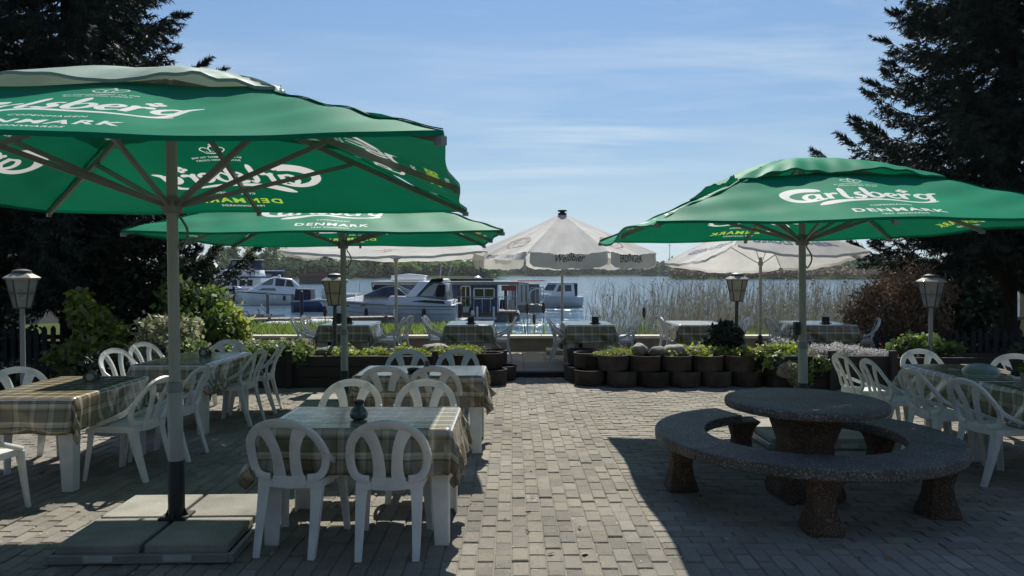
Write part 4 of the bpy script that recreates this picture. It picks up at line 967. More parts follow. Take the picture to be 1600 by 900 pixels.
def bed(label, x0, x1, y0, y1, h, posts=(), nb=3):
    o = empty('raised_bed', ((x0 + x1) / 2, y0, 0), 0, label, 'planter'); cx = (x0 + x1) / 2
    for k in range(nb):
        hh = h / nb
        MB().box((0, .03, hh * (k + .5)), (x1 - x0, .06, hh - .006)).build('plank', m_timber, o, bevel=.005)
    for px in posts: MB().box((px - cx, -.03, (h + .08) / 2), (.09, .09, h + .08)).build('post', m_timber, o, bevel=.006)
    MB().box((0, (y1 - y0) / 2 + .03, h / 2 - .03), (x1 - x0, y1 - y0 - .07, h - .05)).build('soil', m_soil, o)
    return o
bed('long dark timber bed with leafy ground cover left of the steps', -4.9, -.95, 10.62, 11.7, .46, (-4.6, -3.2, -1.1))
MB_ = MB().box((2.3, 11.35, .2), (2.4, .72, .38)).build('planting_mound', m_soil); tag(MB_, 'earth filling behind the concrete ring wall', 'soil', kind='structure')
bed('dark timber bed of pale blossom between two square posts at right', 3.72, 5.42, 10.45, 11.7, .48, (4.52, 5.38))
bed('dark timber bed under the shaded lantern at far right', 5.46, 8.6, 10.6, 11.7, .44, ())

def stuff_leaves(name, label, cs, n, size, m, cat, elong=1.6, shell=.5, kind='stuff', droop=0):
    o = link(name, fast_mesh(name, leaves(blobs(cs, n, shell), size, elong, droop), 4, m)); return tag(o, label, cat, kind=kind)
def row(x0, x1, y, z, n, rx, ry, rz_, j=.1):
    return [(x0 + (x1 - x0) * (i + .5) / n + rng.normal() * j * .3, y + rng.normal() * j, z + rng.normal() * .02, rx * rng.uniform(.7, 1.3), ry * rng.uniform(.7, 1.2), rz_ * rng.uniform(.6, 1.4)) for i in range(n)]
stuff_leaves('ground_cover', 'yellow-green leafy ground cover in the long left bed', row(-3.1, -1.0, 10.95, .47, 15, .14, .16, .07), 2300, .035, m_leafy, 'ground cover')
stuff_leaves('ivy_cover', 'dark ivy spilling over the left end of the long bed', row(-4.8, -3.0, 10.72, .50, 12, .20, .18, .13), 3400, .045, m_leafm, 'ivy')
stuff_leaves('ivy_mound', 'pale-edged ivy mound on the bank end of the left bed', row(-4.4, -3.1, 11.1, .53, 9, .2, .2, .09), 2300, .045, m_leafv, 'ivy')
stuff_leaves('moss_mound', 'yellow-green moss mound at the steps end of the ring planter', [(1.62, 11.05, .44, .30, .2, .10), (1.35, 11.1, .42, .15, .15, .05)], 3000, .015, m_leafy, 'moss')
stuff_leaves('moss_patch', 'grassy moss patch at the corner of the left ring stack', [(-.75, 11.2, .46, .3, .22, .10)], 2000, .02, m_leafy, 'moss')
stuff_leaves('ground_cover', 'bright ground cover behind the ring wall, around the lantern foot', row(2.3, 4.3, 11.1, .46, 16, .18, .22, .10), 3600, .04, m_leafy, 'ground cover')
stuff_leaves('trailing_ivy', 'dark ivy trailing down between ring wall and timber bed', [(3.85, 10.55, .38, .25, .12, .14), (4.1, 10.45, .25, .22, .1, .16), (4.35, 10.42, .36, .15, .1, .12)], 1500, .045, m_leafm, 'ivy')
stuff_leaves('blossom_carpet', 'carpet of small whitish blossom in the timber bed', row(4.45, 5.3, 10.95, .50, 9, .16, .2, .07), 4200, .022, m_flow, 'flowers', 1.1)
stuff_leaves('rockrose', 'pale blossoming cushion on the rock beside the ring wall', [(3.92, 10.36, .30, .13, .08, .10), (4.02, 10.33, .14, .13, .08, .09)], 900, .026, m_leafv, 'flowers', 1.2)
stuff_leaves('flower_tuft', 'pinkish flower tuft between chairs and ring planter', [(4.15, 11.5, .55, .22, .1, .10)], 420, .03, m_flow, 'flowers', 1.2)
def boulder(x, y, z, sx, sy, sz, label, seed=0, m=None):
    bm = bmesh.new(); bmesh.ops.create_icosphere(bm, subdivisions=3, radius=1)
    for v in bm.verts:
        d = mnoise.noise(v.co * 1.3 + Vector((seed * 3.1, 0, 0))) * .28 + mnoise.noise(v.co * 4 + Vector((seed, 5, 0))) * .06
        v.co *= 1 + d; v.co.x *= sx; v.co.y *= sy; v.co.z *= sz
    me = bpy.data.meshes.new('boulder'); bm.to_mesh(me); bm.free(); me.shade_smooth(); me.materials.append(m or m_stone)
    o = link('boulder', me, None, None, (x, y, z), seed); return tag(o, label, 'stone', 'rounded stones in the planters')
boulder(1.92, 11.08, .50, .15, .12, .10, 'round dark grey stone beside the moss mound', 1)
boulder(2.17, 10.98, .48, .16, .12, .09, 'brownish stone second from the moss mound', 2)
boulder(2.42, 10.98, .49, .19, .13, .11, 'pale flat-topped stone in the middle of the ring planter', 3)
boulder(2.72, 11.2, .50, .20, .12, .05, 'flat pale stone slab left of the dark pine', 4)
boulder(2.95, 11.15, .48, .13, .1, .07, 'small stone at the foot of the dark pine', 5)
boulder(3.90, 10.42, .28, .16, .09, .12, 'pale rock under the blossoming cushion by the ring wall', 6)
boulder(-2.72, 10.95, .47, .2, .12, .10, 'flat pale stone in the left bed beside the lantern foot', 7)
boulder(-1.55, 11.0, .48, .12, .1, .06, 'small tan stone in the left bed', 8)
boulder(-1.15, 11.2, .50, .22, .13, .09, 'dark red stone near the ring stack in the left bed', 9)
boulder(-4.75, 9.65, .10, .28, .22, .18, 'dark stone in the shade by the far chair', 10)
boulder(-5.2, 9.9, .05, .35, .25, .16, 'dark stone under the white-blossomed shrub', 11)
boulder(-6.0, 9.5, .02, .3, .25, .12, 'dark stone near the spruce trunk', 12)
# dark dwarf pine
o = empty('dwarf_pine', (3.22, 11.25, .42), 0, 'small dark dwarf pine in the ring planter beside the lantern', 'pine')
MB().tube([(0, 0, 0), (.03, .02, .12), (-.03, 0, .22), (.02, 0, .34)], [.03, .025, .02, .012], 7).build('trunk', m_bark, o, sm=50)
link('foliage', fast_mesh('foliage', leaves(blobs([(-.18, 0, .16, .14, .12, .07), (.14, .02, .18, .16, .12, .07), (0, 0, .30, .16, .13, .08), (.04, .02, .42, .12, .1, .06), (-.12, 0, .37, .09, .08, .05), (.2, 0, .32, .09, .08, .05), (.0, 0, .10, .2, .12, .05)], 3000, .3), .045, 3.2), 4, m_needle), None, o)

# ------------------------------------------------------------ shrubs, fence, hedges
def shrub(name, x, y, z, cs, n, size, m, label, cat, elong=1.7, stems=5, shell=.35, grp=None, up=None):
    o = empty(name, (x, y, z), 0, label, cat, grp)
    b = MB(); top = max(c[2] for c in cs)
    for k in range(stems):
        c = cs[k % len(cs)]; b.tube([(rng.normal() * .06, rng.normal() * .06, -.1), (c[0] * .5, c[1] * .5, c[2] * .5), (c[0], c[1], c[2])], [.03, .02, .008], 5)
    b.build('stems', m_bark, o, sm=50)
    link('foliage', fast_mesh('foliage', leaves(blobs(cs, n, shell), size, elong, up=up), 4, m), None, o); return o
def rblobs(w_, d, h, n, r, seed):
    g = np.random.default_rng(seed); o = []
    for i in range(n):
        t = g.random(); a = g.uniform(0, 6.28); q = math.sqrt(g.random()) * (1 - .45 * t ** 2)
        o.append((math.cos(a) * w_ * q, math.sin(a) * d * q, r * .6 + t * (h - r * 1.2), r * g.uniform(.7, 1.3), r * g.uniform(.7, 1.3), r * g.uniform(.6, 1.1)))
    return o
shrub('shrub', -6.65, 11.6, 0, rblobs(.40, .4, 1.35, 14, .26, 1), 3600, .065, m_leafy, 'yellow-green shrub beside the spruce trunk', 'shrub')
shrub('laurel', -6.3, 13.2, 0, rblobs(1.15, .6, 2.0, 26, .42, 2), 8000, .085, m_leafd, 'big dark laurel behind the yellow-green shrub', 'shrub')
shrub('blossom_shrub', -4.98, 10.7, .0, rblobs(.45, .35, 1.05, 15, .24, 3), 3600, .055, m_leafv, 'whitish variegated shrub behind the big umbrella pole', 'shrub')
shrub('shrub', -5.35, 12.4, 0, rblobs(.50, .5, 1.60, 18, .32, 4), 5200, .07, m_leafm, 'glossy green shrub between whitish shrub and moored yacht', 'shrub')
shrub('shrub', -4.98, 12.8, 0, rblobs(.26, .35, 1.25, 10, .25, 5), 2400, .07, m_leafy, 'bright yellow-green edge shrub next to the moored yacht', 'shrub')
shrub('low_shrub', -5.6, 10.2, 0, rblobs(.6, .3, .5, 10, .22, 6), 2500, .06, m_leafd, 'low dark plant bed behind the left chairs', 'shrub')
shrub('low_shrub', -7.2, 9.6, 0, rblobs(.9, .4, .5, 10, .25, 7), 2500, .06, m_leafd, 'low dark plants under the shaded lantern at left', 'shrub')
shrub('hedge', -9.3, 12.2, 0, rblobs(1.5, .4, 1.1, 24, .35, 8), 5000, .07, m_leafd, 'dark hedge at the left edge below the moored boats', 'hedge')
shrub('brown_hedge', 6.95, 13.0, 0, rblobs(.95, .55, 1.65, 26, .36, 9), 26000, .022, m_brown, 'dense rust-brown conifer hedge behind the shaded lantern', 'hedge', 4.0, up=np.array([.0, 0, 1.3]))
shrub('shrub', 7.85, 12.9, 0, rblobs(.55, .45, 1.75, 17, .33, 10), 5200, .07, m_leafd, 'dark green shrub between the rust-brown hedge and the right spruce', 'shrub')
shrub('low_shrub', 6.3, 11.1, .4, rblobs(.5, .3, .35, 9, .16, 11), 1800, .05, m_leafm, 'low green plants at the foot of the rust-brown hedge', 'shrub')
shrub('low_shrub', 8.2, 10.9, .25, rblobs(1.0, .4, .35, 12, .2, 12), 2000, .06, m_leafd, 'low dark plants at the foot of the right spruce', 'shrub')
def fence(x0, x1, y, h, label, gap=.13, m=None):
    o = empty('picket_fence', ((x0 + x1) / 2, y, 0), 0, label, 'fence'); cx = (x0 + x1) / 2; n = int((x1 - x0) / gap)
    pm = MB().prism([(-.04, 0), (.04, 0), (.04, h - .05), (0, h), (-.04, h - .05)], -.01, .01).mesh('picket', bevel=.003); pm.materials.append(m or m_timber)
    for i in range(n): p = link('picket', pm, None, o, (x0 + gap * (i + .5) - cx, -.02, random.uniform(-.03, .02)), 0); p.rotation_euler[1] = random.gauss(0, .02)
    for z in (h * .28, h * .78): MB().box((0, .02, z), (x1 - x0, .04, .07)).build('rail', m or m_timber, o)
fence(6.0, 10.4, 12.25, .72, 'dark picket fence under the right spruce')
fence(-12.0, -7.3, 11.9, .80, 'dark picket fence at the left edge behind the lantern')
# wall and railing at far right edge
o = empty('garden_shed', (13.3, 16.2, 0), R(-6), 'plain brown shed wall at the far right edge, seen past the spruce trunk', 'shed')
MB().box((0, 0, .9), (3.0, 2.0, 1.9)).build('wall', mat('shed_wall', (.26, .20, .14), .9, .15, 2), o, bevel=.01)
MB().box((0, -.1, 1.9), (3.4, 2.5, .1)).build('roof', m_dark, o)
o = empty('railing', (10.6, 14.2, 0), 0, 'pale handrail with slanted brace in front of the brown shed wall', 'railing')
MB().box((0, 0, .78), (2.4, .06, .06)).build('top_rail', m_cap, o); MB().box((0, 0, .30), (2.4, .05, .05)).build('lower_rail', m_timber, o)
for k in range(4): MB().sweep([(-1.0 + k * .6, 0, .0), (-.85 + k * .6, 0, .78)], (.05, .05)).build('brace', m_timber, o)

# ------------------------------------------------------------ spruces
def spruce(x, y, h, rad, low, label, seed, nb=150, dens=1.0, trunk_r=.19, skew=None, xs=1.0):
    g = np.random.default_rng(seed); root = empty('spruce_tree', (x, y, -.05), 0, label, 'spruce', 'dark spruces framing the view')
    b = MB(); b.tube([(0, 0, -.1), (.0, 0, .3), (.02, 0, h * .4), (0, 0, h)], [trunk_r * 1.35, trunk_r, trunk_r * .7, .03], 14); b.build('trunk', m_bark, root, sm=60)
    br = MB(); SP = []; SD = []; SL = []
    for i in range(nb):
        t = (i + .5) / nb; z = low + (h * .97 - low) * t ** 1.15; a = i * 2.39996 + g.normal() * .25
        Lb = rad * (1 - (z / h)) ** .75 * g.uniform(.72, 1.12)
        if z < low + 1.2: Lb *= g.uniform(.6, 1.0)
        if skew: Lb *= skew(a, z)
        n = 9; pts = []; d = np.array([math.cos(a), math.sin(a)])
        dr = .30 + .25 * g.random(); up = .22 * g.uniform(.5, 1.4)
        for k in range(n + 1):
            q = k / n; pts.append(np.array([d[0] * Lb * q, d[1] * Lb * q, z - dr * Lb * .55 * math.sin(q * 2.3) + up * Lb * q ** 3]))
        br.tube([tuple(p) for p in pts], [.045 * (1 - .85 * k / n) * max(.4, Lb / rad) for k in range(n + 1)], 4, cap=False)
        m_ = int(Lb * 15 * dens) + 3
        for j in range(m_):
            q = (.12 + .88 * (j + g.random()) / m_); f = q * n; k = min(n - 1, int(f)); p = pts[k] * (1 - f + k) + pts[k + 1] * (f - k)
            side = 1 if j % 2 else -1; sd = np.array([-d[1], d[0]]) * side; ln = (.24 + .42 * Lb * .34 * math.sin(math.pi * min(1, q * .85 + .12))) * g.uniform(.6, 1.25)
            dd = np.array([sd[0] * .8 + d[0] * .65, sd[1] * .8 + d[1] * .65, g.uniform(-.55, .1)]) + g.normal(size=3) * .15
            if q > .93: dd = np.array([d[0], d[1], .35 + .3 * g.random()])
            SP.append(p); SD.append(dd / np.linalg.norm(dd)); SL.append(ln)
    br.build('branches', m_bark, root, fix=False)
    SP = np.array(SP); SD = np.array(SD); SL = np.array(SL)[:, None]
    # needles: rows of slim triangles around every shoot
    K = 36; out_ = []
    for k in range(K):
        q = (k + .5) / K; base = SP + SD * SL * q + np.array([0, 0, -.10]) * SL * math.sin(q * 3.0)
        rd = unit(g.normal(size=SP.shape)); pr = unit(rd - SD * (rd * SD).sum(1, keepdims=True)); tip = base + (pr * .8 + SD * .75) * (.115 * (1 - .3 * q)) * g.uniform(.8, 1.3, (len(SP), 1))
        s_ = np.cross(unit(tip - base), unit(g.normal(size=SP.shape))) * .017
        out_.append(np.stack([base - s_, base + s_, tip], 1))
    link('needles', fast_mesh('needles', np.concatenate(out_), 3, m_needle), None, root)
    # fine twigs along shoots
    return root, len(SP) * K
def skL(a, z): 
    s_ = 1.0
    if math.cos(a) > .2: s_ = .72 + .42 * (abs(z - 5.2) < .35) + .25 * (z < 3.5)
    return s_
r1 = spruce(-8.1, 13.6, 17, 3.6, 1.6, 'dark spruce at the left with its trunk behind the lantern', 11, nb=330, dens=1.5, trunk_r=.20, skew=skL)
r2 = spruce(9.4, 14.1, 18, 3.9, 2.05, 'dark spruce at the right behind the green umbrella', 12, nb=340, dens=1.5, trunk_r=.21, skew=lambda a, z: (1.12 if 3.6 < z < 4.2 else .80) if math.cos(a) < -.2 else 1.0)
print('spruce needles', r1[1], r2[1])

# ------------------------------------------------------------ reeds and cattails
def reed_bed():
    n = 4400; X = rng.uniform(1.3, 14, n); Y = rng.uniform(17.6, 25, n); pxl = X / Y
    keep = (pxl > .095) & (rng.random(n) < np.clip((pxl - .09) * 7, .07, 1)); X = X[keep]; Y = Y[keep]; n = len(X)
    H = rng.uniform(1.5, 2.45, n) * np.where(rng.random(n) < .3, .7, 1); P = np.stack([X, Y, np.full(n, WATER - .05)], 1)
    ln = np.stack([rng.normal(size=n) * .045 + .06, rng.normal(size=n) * .06, np.ones(n)], 1); out_ = []
    wd = .0042 + .0022 * rng.random(n)
    a = rng.uniform(-.7, .7, n); s_ = np.stack([np.cos(a), np.sin(a), np.zeros(n)], 1) * wd[:, None]
    bend = np.stack([rng.normal(size=n) * .10 + .05, np.zeros(n), np.zeros(n)], 1)
    for q0, q1 in ((0, .4), (.4, .75), (.75, 1)):
        p0 = P + ln * (H * q0)[:, None] + bend * q0 ** 2; p1 = P + ln * (H * q1)[:, None] + bend * q1 ** 2
        out_.append(np.stack([p0 - s_ * (1 - .5 * q0), p0 + s_ * (1 - .5 * q0), p1 + s_ * (1 - .5 * q1), p1 - s_ * (1 - .5 * q1)], 1))
    tips = P + ln * H[:, None] + bend
    # leaves
    k = 2
    for _ in range(k):
        q = rng.uniform(.25, .95, n); b0 = P + ln * (H * q)[:, None] + bend * (q ** 2)[:, None]; dirx = rng.normal(size=(n, 3)) * .3; dirx[:, 2] = np.abs(dirx[:, 2]) + .45; L_ = rng.uniform(.18, .5, n)[:, None]
        e = b0 + unit(dirx) * L_; t2 = np.cross(unit(dirx), np.array([0, 1., 0])) * .010; out_.append(np.stack([b0 - t2, b0 + t2, e + t2 * .1, e - t2 * .1], 1))
    fm = rng.random(n) < .10; f = tips[fm]; 
    for _ in range(6):
        d = f + rng.normal(size=f.shape) * np.array([.03, .03, .06]); s2 = unit(rng.normal(size=f.shape)) * .025; u2 = unit(rng.normal(size=f.shape)) * .03; out_.append(np.stack([d - s2, d + u2, d + s2, d - u2], 1))
    return fast_mesh('reed_bed', np.concatenate(out_), 4, m_reed)
tag(link('reed_bed', reed_bed()), 'dense bed of thin dry reeds standing in the lake beyond the terrace', 'reeds', kind='stuff')
n = 9000; P = np.stack([rng.uniform(1.4, 11, n), rng.uniform(17.2, 22, n), np.full(n, WATER)], 1); P = P[rng.random(n) < np.clip((P[:, 0] / P[:, 1] - .08) * 5, .02, 1)]
tag(link('reed_shoots', fast_mesh('reed_shoots', blades(P, np.full((len(P), 1), .95), .022, .2), 5, m_grass)), 'fresh green shoots at the foot of the reeds', 'reeds', kind='stuff')
def cattail(x, y, h, label):
    o = empty('cattail', (x, y, -.2), 0, label, 'cattail', 'cattails behind the quay wall')
    MB().tube([(0, 0, -.3), (.01, 0, h * .6), (.0, 0, h)], .008, 5).build('stem', m_reed, o)
    MB().lathe([(.012, 0), (.034, .03), (.038, .12), (.03, .21), (.01, .24)], c=(0, 0, h - .16), n=10).build('seed_head', mat('cattail_head', (.07, .045, .025), .95, .3, 30), o, sm=50)
    link('leaf', fast_mesh('leaf', blades(np.zeros((6, 3)), np.full((6, 1), h * .8), .025, .12), 5, m_grass), None, o)
for x, y, h, lb in ((.34, 16.5, 1.10, 'tall dark cattail head left of the octagonal umbrella pole'), (.70, 16.5, 1.12, 'cattail nearest the octagonal umbrella pole'), (.50, 16.7, .85, 'thin short cattail between two tall ones'),
                    (-.02, 16.6, .9, 'pale cattail beside the back of the head-of-steps chair'), (-4.15, 16.4, 1.05, 'dead stalk leaning over the jetty end'), (3.0, 16.8, 1.0, 'dark cattail at the open edge of the reeds')):
    cattail(x, y, h, lb)
# ------------------------------------------------------------ boats
GB = 'boats moored in the marina'
def boat(name, px_, d, yaw, label, cat='motor boat'):
    return empty(name, ((px_ - 800) / 1156 * d, d, WATER), R(yaw), label, cat, GB)
def hull(root, L, B, zs, zb, m, rake=.5, full=2.6, deckm=None, stripe=None, n=18):
    rings = []
    for i in range(n + 1):
        t = i / n; x = -L / 2 + (L - rake) * t; hb = max(.015, B / 2 * (1 - t ** full) * (.93 + .07 * min(1, t * 4))); zt = zs + (zb - zs) * t ** 1.8; rk = rake * t ** 3
        sec = [(0, -.35 * (1 - t ** 4)), (.62 * hb, -.18 * (1 - t ** 3)), (.90 * hb, .10 + .2 * t), (.97 * hb, zt * .55), (hb, zt), (hb * .92, zt + .04)]
        r = [(x + rk * max(0, z) / zb, y, z) for y, z in sec]; rings.append(r + [(a, -y, z) for a, y, z in r[::-1]])
    h = MB().loft(rings).build('hull', m, root, sm=40)
    rr = MB()
    for s_ in (-1, 1):
        pts = []
        for i in range(n + 1):
            t = i / n; x = -L / 2 + (L - rake) * t + rake * t ** 3 * .95; hb = max(.015, B / 2 * (1 - t ** full) * (.93 + .07 * min(1, t * 4))); pts.append((x, s_ * hb * 1.005, (zs + (zb - zs) * t ** 1.8) * .93))
        rr.tube(pts, .035, 5)
    rr.build('rub_rail', stripe or m_black, root, sm=50)
    return h
def cab(root, nm, prof, hw, m, bev=.03, hw2=None):
    hw2 = hw2 if hw2 is not None else hw; zmin = min(z for _, z in prof); zmax = max(z for _, z in prof); n = len(prof)
    f = lambda z: hw + (hw2 - hw) * (z - zmin) / max(.01, zmax - zmin)
    vs = [(x, -f(z), z) for x, z in prof] + [(x, f(z), z) for x, z in prof]
    b = MB().add(vs, [tuple(range(n))[::-1], tuple(range(n, 2 * n))] + [(i, (i + 1) % n, n + (i + 1) % n, n + i) for i in range(n)])
    return b.build(nm, m, root, bevel=bev, sm=40), f
def win(par, poly, f, m, nm='window', t=.012, both=True):
    for s_ in ((-1, 1) if both else (-1,)):
        n = len(poly); vs = [(x, s_ * (f(z) - .01), z) for x, z in poly] + [(x, s_ * (f(z) + t), z) for x, z in poly]
        MB().add(vs, [tuple(range(n)), tuple(range(n, 2 * n))[::-1]] + [(i, n + i, n + (i + 1) % n, (i + 1) % n) for i in range(n)]).build(nm, m, par)
def q4(x0, x1, z0, z1, sk=0): return [(x0, z0), (x1, z0), (x1 + sk, z1), (x0 + sk, z1)]
def rails(root, pts, h, m=None, r=.014, nm='handrail'):
    b = MB(); top = [(x, y, z + h) for x, y, z in pts]; b.tube(top, r, 5)
    for p, q in zip(pts, top): b.tube([p, q], r, 5)
    b.build(nm, m or m_chrome, root)
# grey-white sports cruiser
o = boat('sports_cruiser', 606, 37.8, 176, 'long grey-white sports cruiser with raked radar arch behind the quay')
hull(o, 7.6, 2.6, .92, 1.12, m_gelg, rake=1.0, full=2.8, stripe=m_metal)
c, f = cab(o, 'foredeck', [(-1.0, .9), (2.9, 1.10), (1.3, 1.34), (.1, 1.44), (-1.0, 1.40)], .95, m_gel, .06, .5)
c, f = cab(o, 'cockpit_side', [(-3.5, .85), (-.1, .9), (-.4, 1.36), (-2.0, 1.30), (-2.7, 1.22), (-3.6, 1.12)], 1.24, m_gelg, .05, 1.12)
w_, f = cab(o, 'windscreen', [(1.15, 1.32), (-1.05, 1.36), (-1.2, 1.50), (-.5, 1.78), (.1, 1.72)], .85, m_glass, .02, .55)
MB().tube([(1.18, 0, 1.33), (.55, 0, 1.56), (.08, 0, 1.74), (-.5, 0, 1.81), (-1.25, 0, 1.52)], .03, 6).build('screen_frame', m_chrome, w_, sm=50)
for s_ in (-1, 1): MB().tube([(1.1, s_ * .8, 1.34), (.1, s_ * .57, 1.74), (-.5, s_ * .57, 1.80), (-1.2, s_ * .83, 1.38)], .025, 6).build('screen_frame', m_chrome, w_, sm=50)
a_, f = cab(o, 'radar_arch', [(-1.2, 1.30), (-1.75, 1.30), (-2.55, 2.12), (-3.1, 2.16), (-3.15, 2.06), (-2.7, 2.0), (-2.3, 2.02), (-1.9, 2.04)], 1.16, m_gel, .02, 1.0)
MB().prism([(-1.3, 1.36), (-1.8, 1.36), (-2.5, 2.0), (-2.2, 1.98)], -1.1, -1.18).build('arch_panel', m_gelg, a_)
t_, f = cab(o, 'canvas_enclosure', [(-1.8, 1.30), (-3.35, 1.22), (-3.25, 1.9), (-2.6, 2.02)], 1.08, m_smoke, .02, .95)
win(t_, [(-1.95, 1.36), (-2.6, 1.34), (-2.9, 1.9), (-2.5, 1.94)], f, m_wcanvas, 'canvas_pane'); win(t_, q4(-3.2, -2.75, 1.3, 1.85, -.05), f, m_glass, 'canvas_pane')
for x0 in (1.15, 2.05): MB().lathe([(.15, 0), (.14, .02)], n=14, sy=.42).build('porthole', m_glass, o, xf=Matrix.Translation((x0 - .1, 1.06 - .03 * (x0 - 1.1), .88)) @ Matrix.Rotation(R(90), 4, 'X'))
hz = lambda z: 1.31; o.scale = (.96, 1.0, 1.06)
win(o, [(-3.3, .98), (-1.5, 1.1), (-2.2, 1.16), (-3.2, 1.12)], lambda z: 1.235, m_black, 'air_scoop')
for z in (.72, .50): MB().tube([(-3.7, 1.28, z), (-1, 1.30, z + .01), (1.0, 1.10, z + .05), (2.2, .78, z + .12)], .014, 5).build('hull_line', m_metal, o)
rails(o, [(.6, .75, 1.1), (1.6, .66, 1.12), (2.5, .42, 1.13), (3.3, .08, 1.16), (2.5, -.42, 1.13), (1.6, -.66, 1.12)], .32)
MB().box((-3.95, 0, .18), (.5, 2.0, .10)).build('swim_platform', m_gel, o, bevel=.02); MB().box((-3.85, 0, .62), (.3, .5, .7)).build('outboard_cover', m_black, o, bevel=.05)
for x, y, h in ((-2.9, .6, .9), (-2.7, -.5, 1.4)): MB().tube([(x, y, 2.1), (x - .12, y, 2.1 + h)], .014, 5).build('antenna', m_chrome, o)
MB().tube([(-3.6, .9, .9), (-4.0, .95, 1.75)], .02, 5).build('flag_staff', m_wood, o); MB().box((-4.05, .95, 1.5), (.04, .30, .34), rx=.1).build('flag', m_pred, o)
for i in range(3): MB().lathe([(.04, 0), (.10, .1), (.10, .42), (.04, .52)], c=(-2.2 + i * 1.5, 1.36, .25), n=9).build('fender', m_navyc if i != 1 else m_gel, o, sm=50)
MB().tube([(2.9, .7, 1.1), (2.2, 1.9, .75), (1.4, 3.2, .62)], .016, 5).build('mooring_line', m_navyc, o); MB().tube([(-3.5, 1.2, .9), (-3.9, 2.2, .7), (-4.2, 3.1, .6)], .016, 5).build('mooring_line', m_navyc, o)
# blue houseboat
o = boat('houseboat', 702, 41.5, 0, 'flat-roofed blue houseboat with white-framed windows and a railed deck', 'houseboat')
MB().box((0, 0, .15), (7.9, 2.9, .42)).build('pontoon', m_metal, o, bevel=.04)
MB().box((0, 0, .39), (7.8, 3.0, .06)).build('deck', m_wood, o)
b_ = MB().box((-.35, 0, 1.18), (6.1, 2.5, 1.55)).build('cabin_wall', m_navy, o, bevel=.01)
for x in (-2.9, -2.4, -1.9, -1.4, -.9, -.4, .1, .6): MB().box((x, -1.262, 1.18), (.02, .012, 1.5)).build('batten', m_black, b_)
MB().box((-.1, 0, 2.05), (7.9, 3.1, .13)).build('roof', m_gelg, o, bevel=.02)
MB().box((-.1, -1.56, 2.0), (7.95, .03, .16)).build('fascia', m_metal, o)
def fwin(par, x, z, w__, h, y=-1.25):
    fr = MB()
    for dx in (-1, 1): fr.box((x + dx * w__ / 2, y - .02, z), (.07, .06, h + .07))
    fr.box((x, y - .02, z), (.05, .05, h)); 
    for dz in (-1, 1): fr.box((x, y - .02, z + dz * h / 2), (w__ + .07, .06, .07))
    fo = fr.build('window', m_gel, par); MB().box((x, y - .005, z), (w__, .02, h)).build('pane', m_glass, fo)
fwin(b_, -.55, 1.32, .95, .95); fwin(b_, .75 + .25, 1.3, .5, 1.1); fwin(b_, 2.0, 1.45, 1.1, .55)
MB().box((.22, -1.275, 1.18), (.62, .02, 1.5)).build('door', m_navy, b_)
MB().box((-.55, -1.27, .78), (1.25, .03, .10)).build('window_sill', m_gel, b_)
rails(o, [(.55, -1.45, .42), (1.0, -1.45, .42), (1.45, -1.45, .42), (1.9, -1.45, .42), (2.35, -1.45, .42), (2.8, -1.45, .42), (3.25, -1.45, .42), (3.8, -1.45, .42), (3.8, 0, .42), (3.8, 1.4, .42)], .85, r=.02)
rails(o, [(3.0 + i * .16, -1.46, .42) for i in range(6)], .85, r=.012)
MB().box((3.35, -1.47, 1.75), (.8, .03, .28)).build('red_banner', m_pred, o)
for x in (3.75, 2.75): MB().tube([(x, -1.42, .4), (x, -1.42, 2.0)], .03, 6).build('roof_post', m_gel, o)
MB().box((-2.3, .2, 2.22), (1.9, .9, .18)).build('roof_locker', m_gel, o, bevel=.05); MB().tube([(-3.2, -.3, 2.38), (-2.2, -.35, 2.44), (-1.2, -.3, 2.38)], [.05, .09, .05], 8).build('paddle_board', m_gelg, o, sm=50)
MB().box((1.3, .2, 2.18), (2.4, 1.2, .14)).build('solar_panel', m_glass, o); MB().lathe([(.22, 0), (.2, .12), (.08, .2)], c=(1.6, 0, 2.2), n=12).build('roof_dome', m_gel, o, sm=40)
MB().tube([(-.2, .3, 2.1), (.15, .3, 3.1)], .02, 5).build('mast', m_chrome, o)
for x in (-3.3, -1.6, 1.4): MB().lathe([(.05, 0), (.11, .1), (.11, .42), (.05, .5)], c=(x, -1.6, .05), n=9).build('fender', m_gel, o, sm=50)
for x in (2.5, 3.0, 3.5): MB().box((x, -.9, .85), (.34, .4, .5), taper=.8).build('deck_chair', m_wcanvas if x != 3.0 else m_navyc, o, bevel=.03)
MB().lathe([(.16, 0), (.24, .3)], c=(1.0, -1.2, .42), n=12).build('plant_tub', m_gel, o, sm=40); link('plant', fast_mesh('plant', leaves(blobs([(1.0, -1.2, .9, .25, .25, .3)], 160), .12), 4, m_leafm), None, o)
# dark cruiser with navy canvas beside it
o = boat('canvas_top_cruiser', 652, 45.5, 178, 'dark cruiser under a navy canvas, partly hidden by the houseboat')
hull(o, 6.2, 2.4, .75, 1.0, m_gelg, rake=.7); c, f = cab(o, 'canvas_top', [(-2.6, .8), (1.5, .9), (2.6, 1.62), (2.4, 1.95), (-2.4, 1.98)], 1.1, m_navyc, .05, .95)
win(c, q4(-.2, .5, 1.1, 1.7, .1), f, m_gel, 'canvas_pane'); MB().box((0, 0, 2.02), (5.2, 2.1, .07)).build('roof', m_gelg, o, bevel=.02)
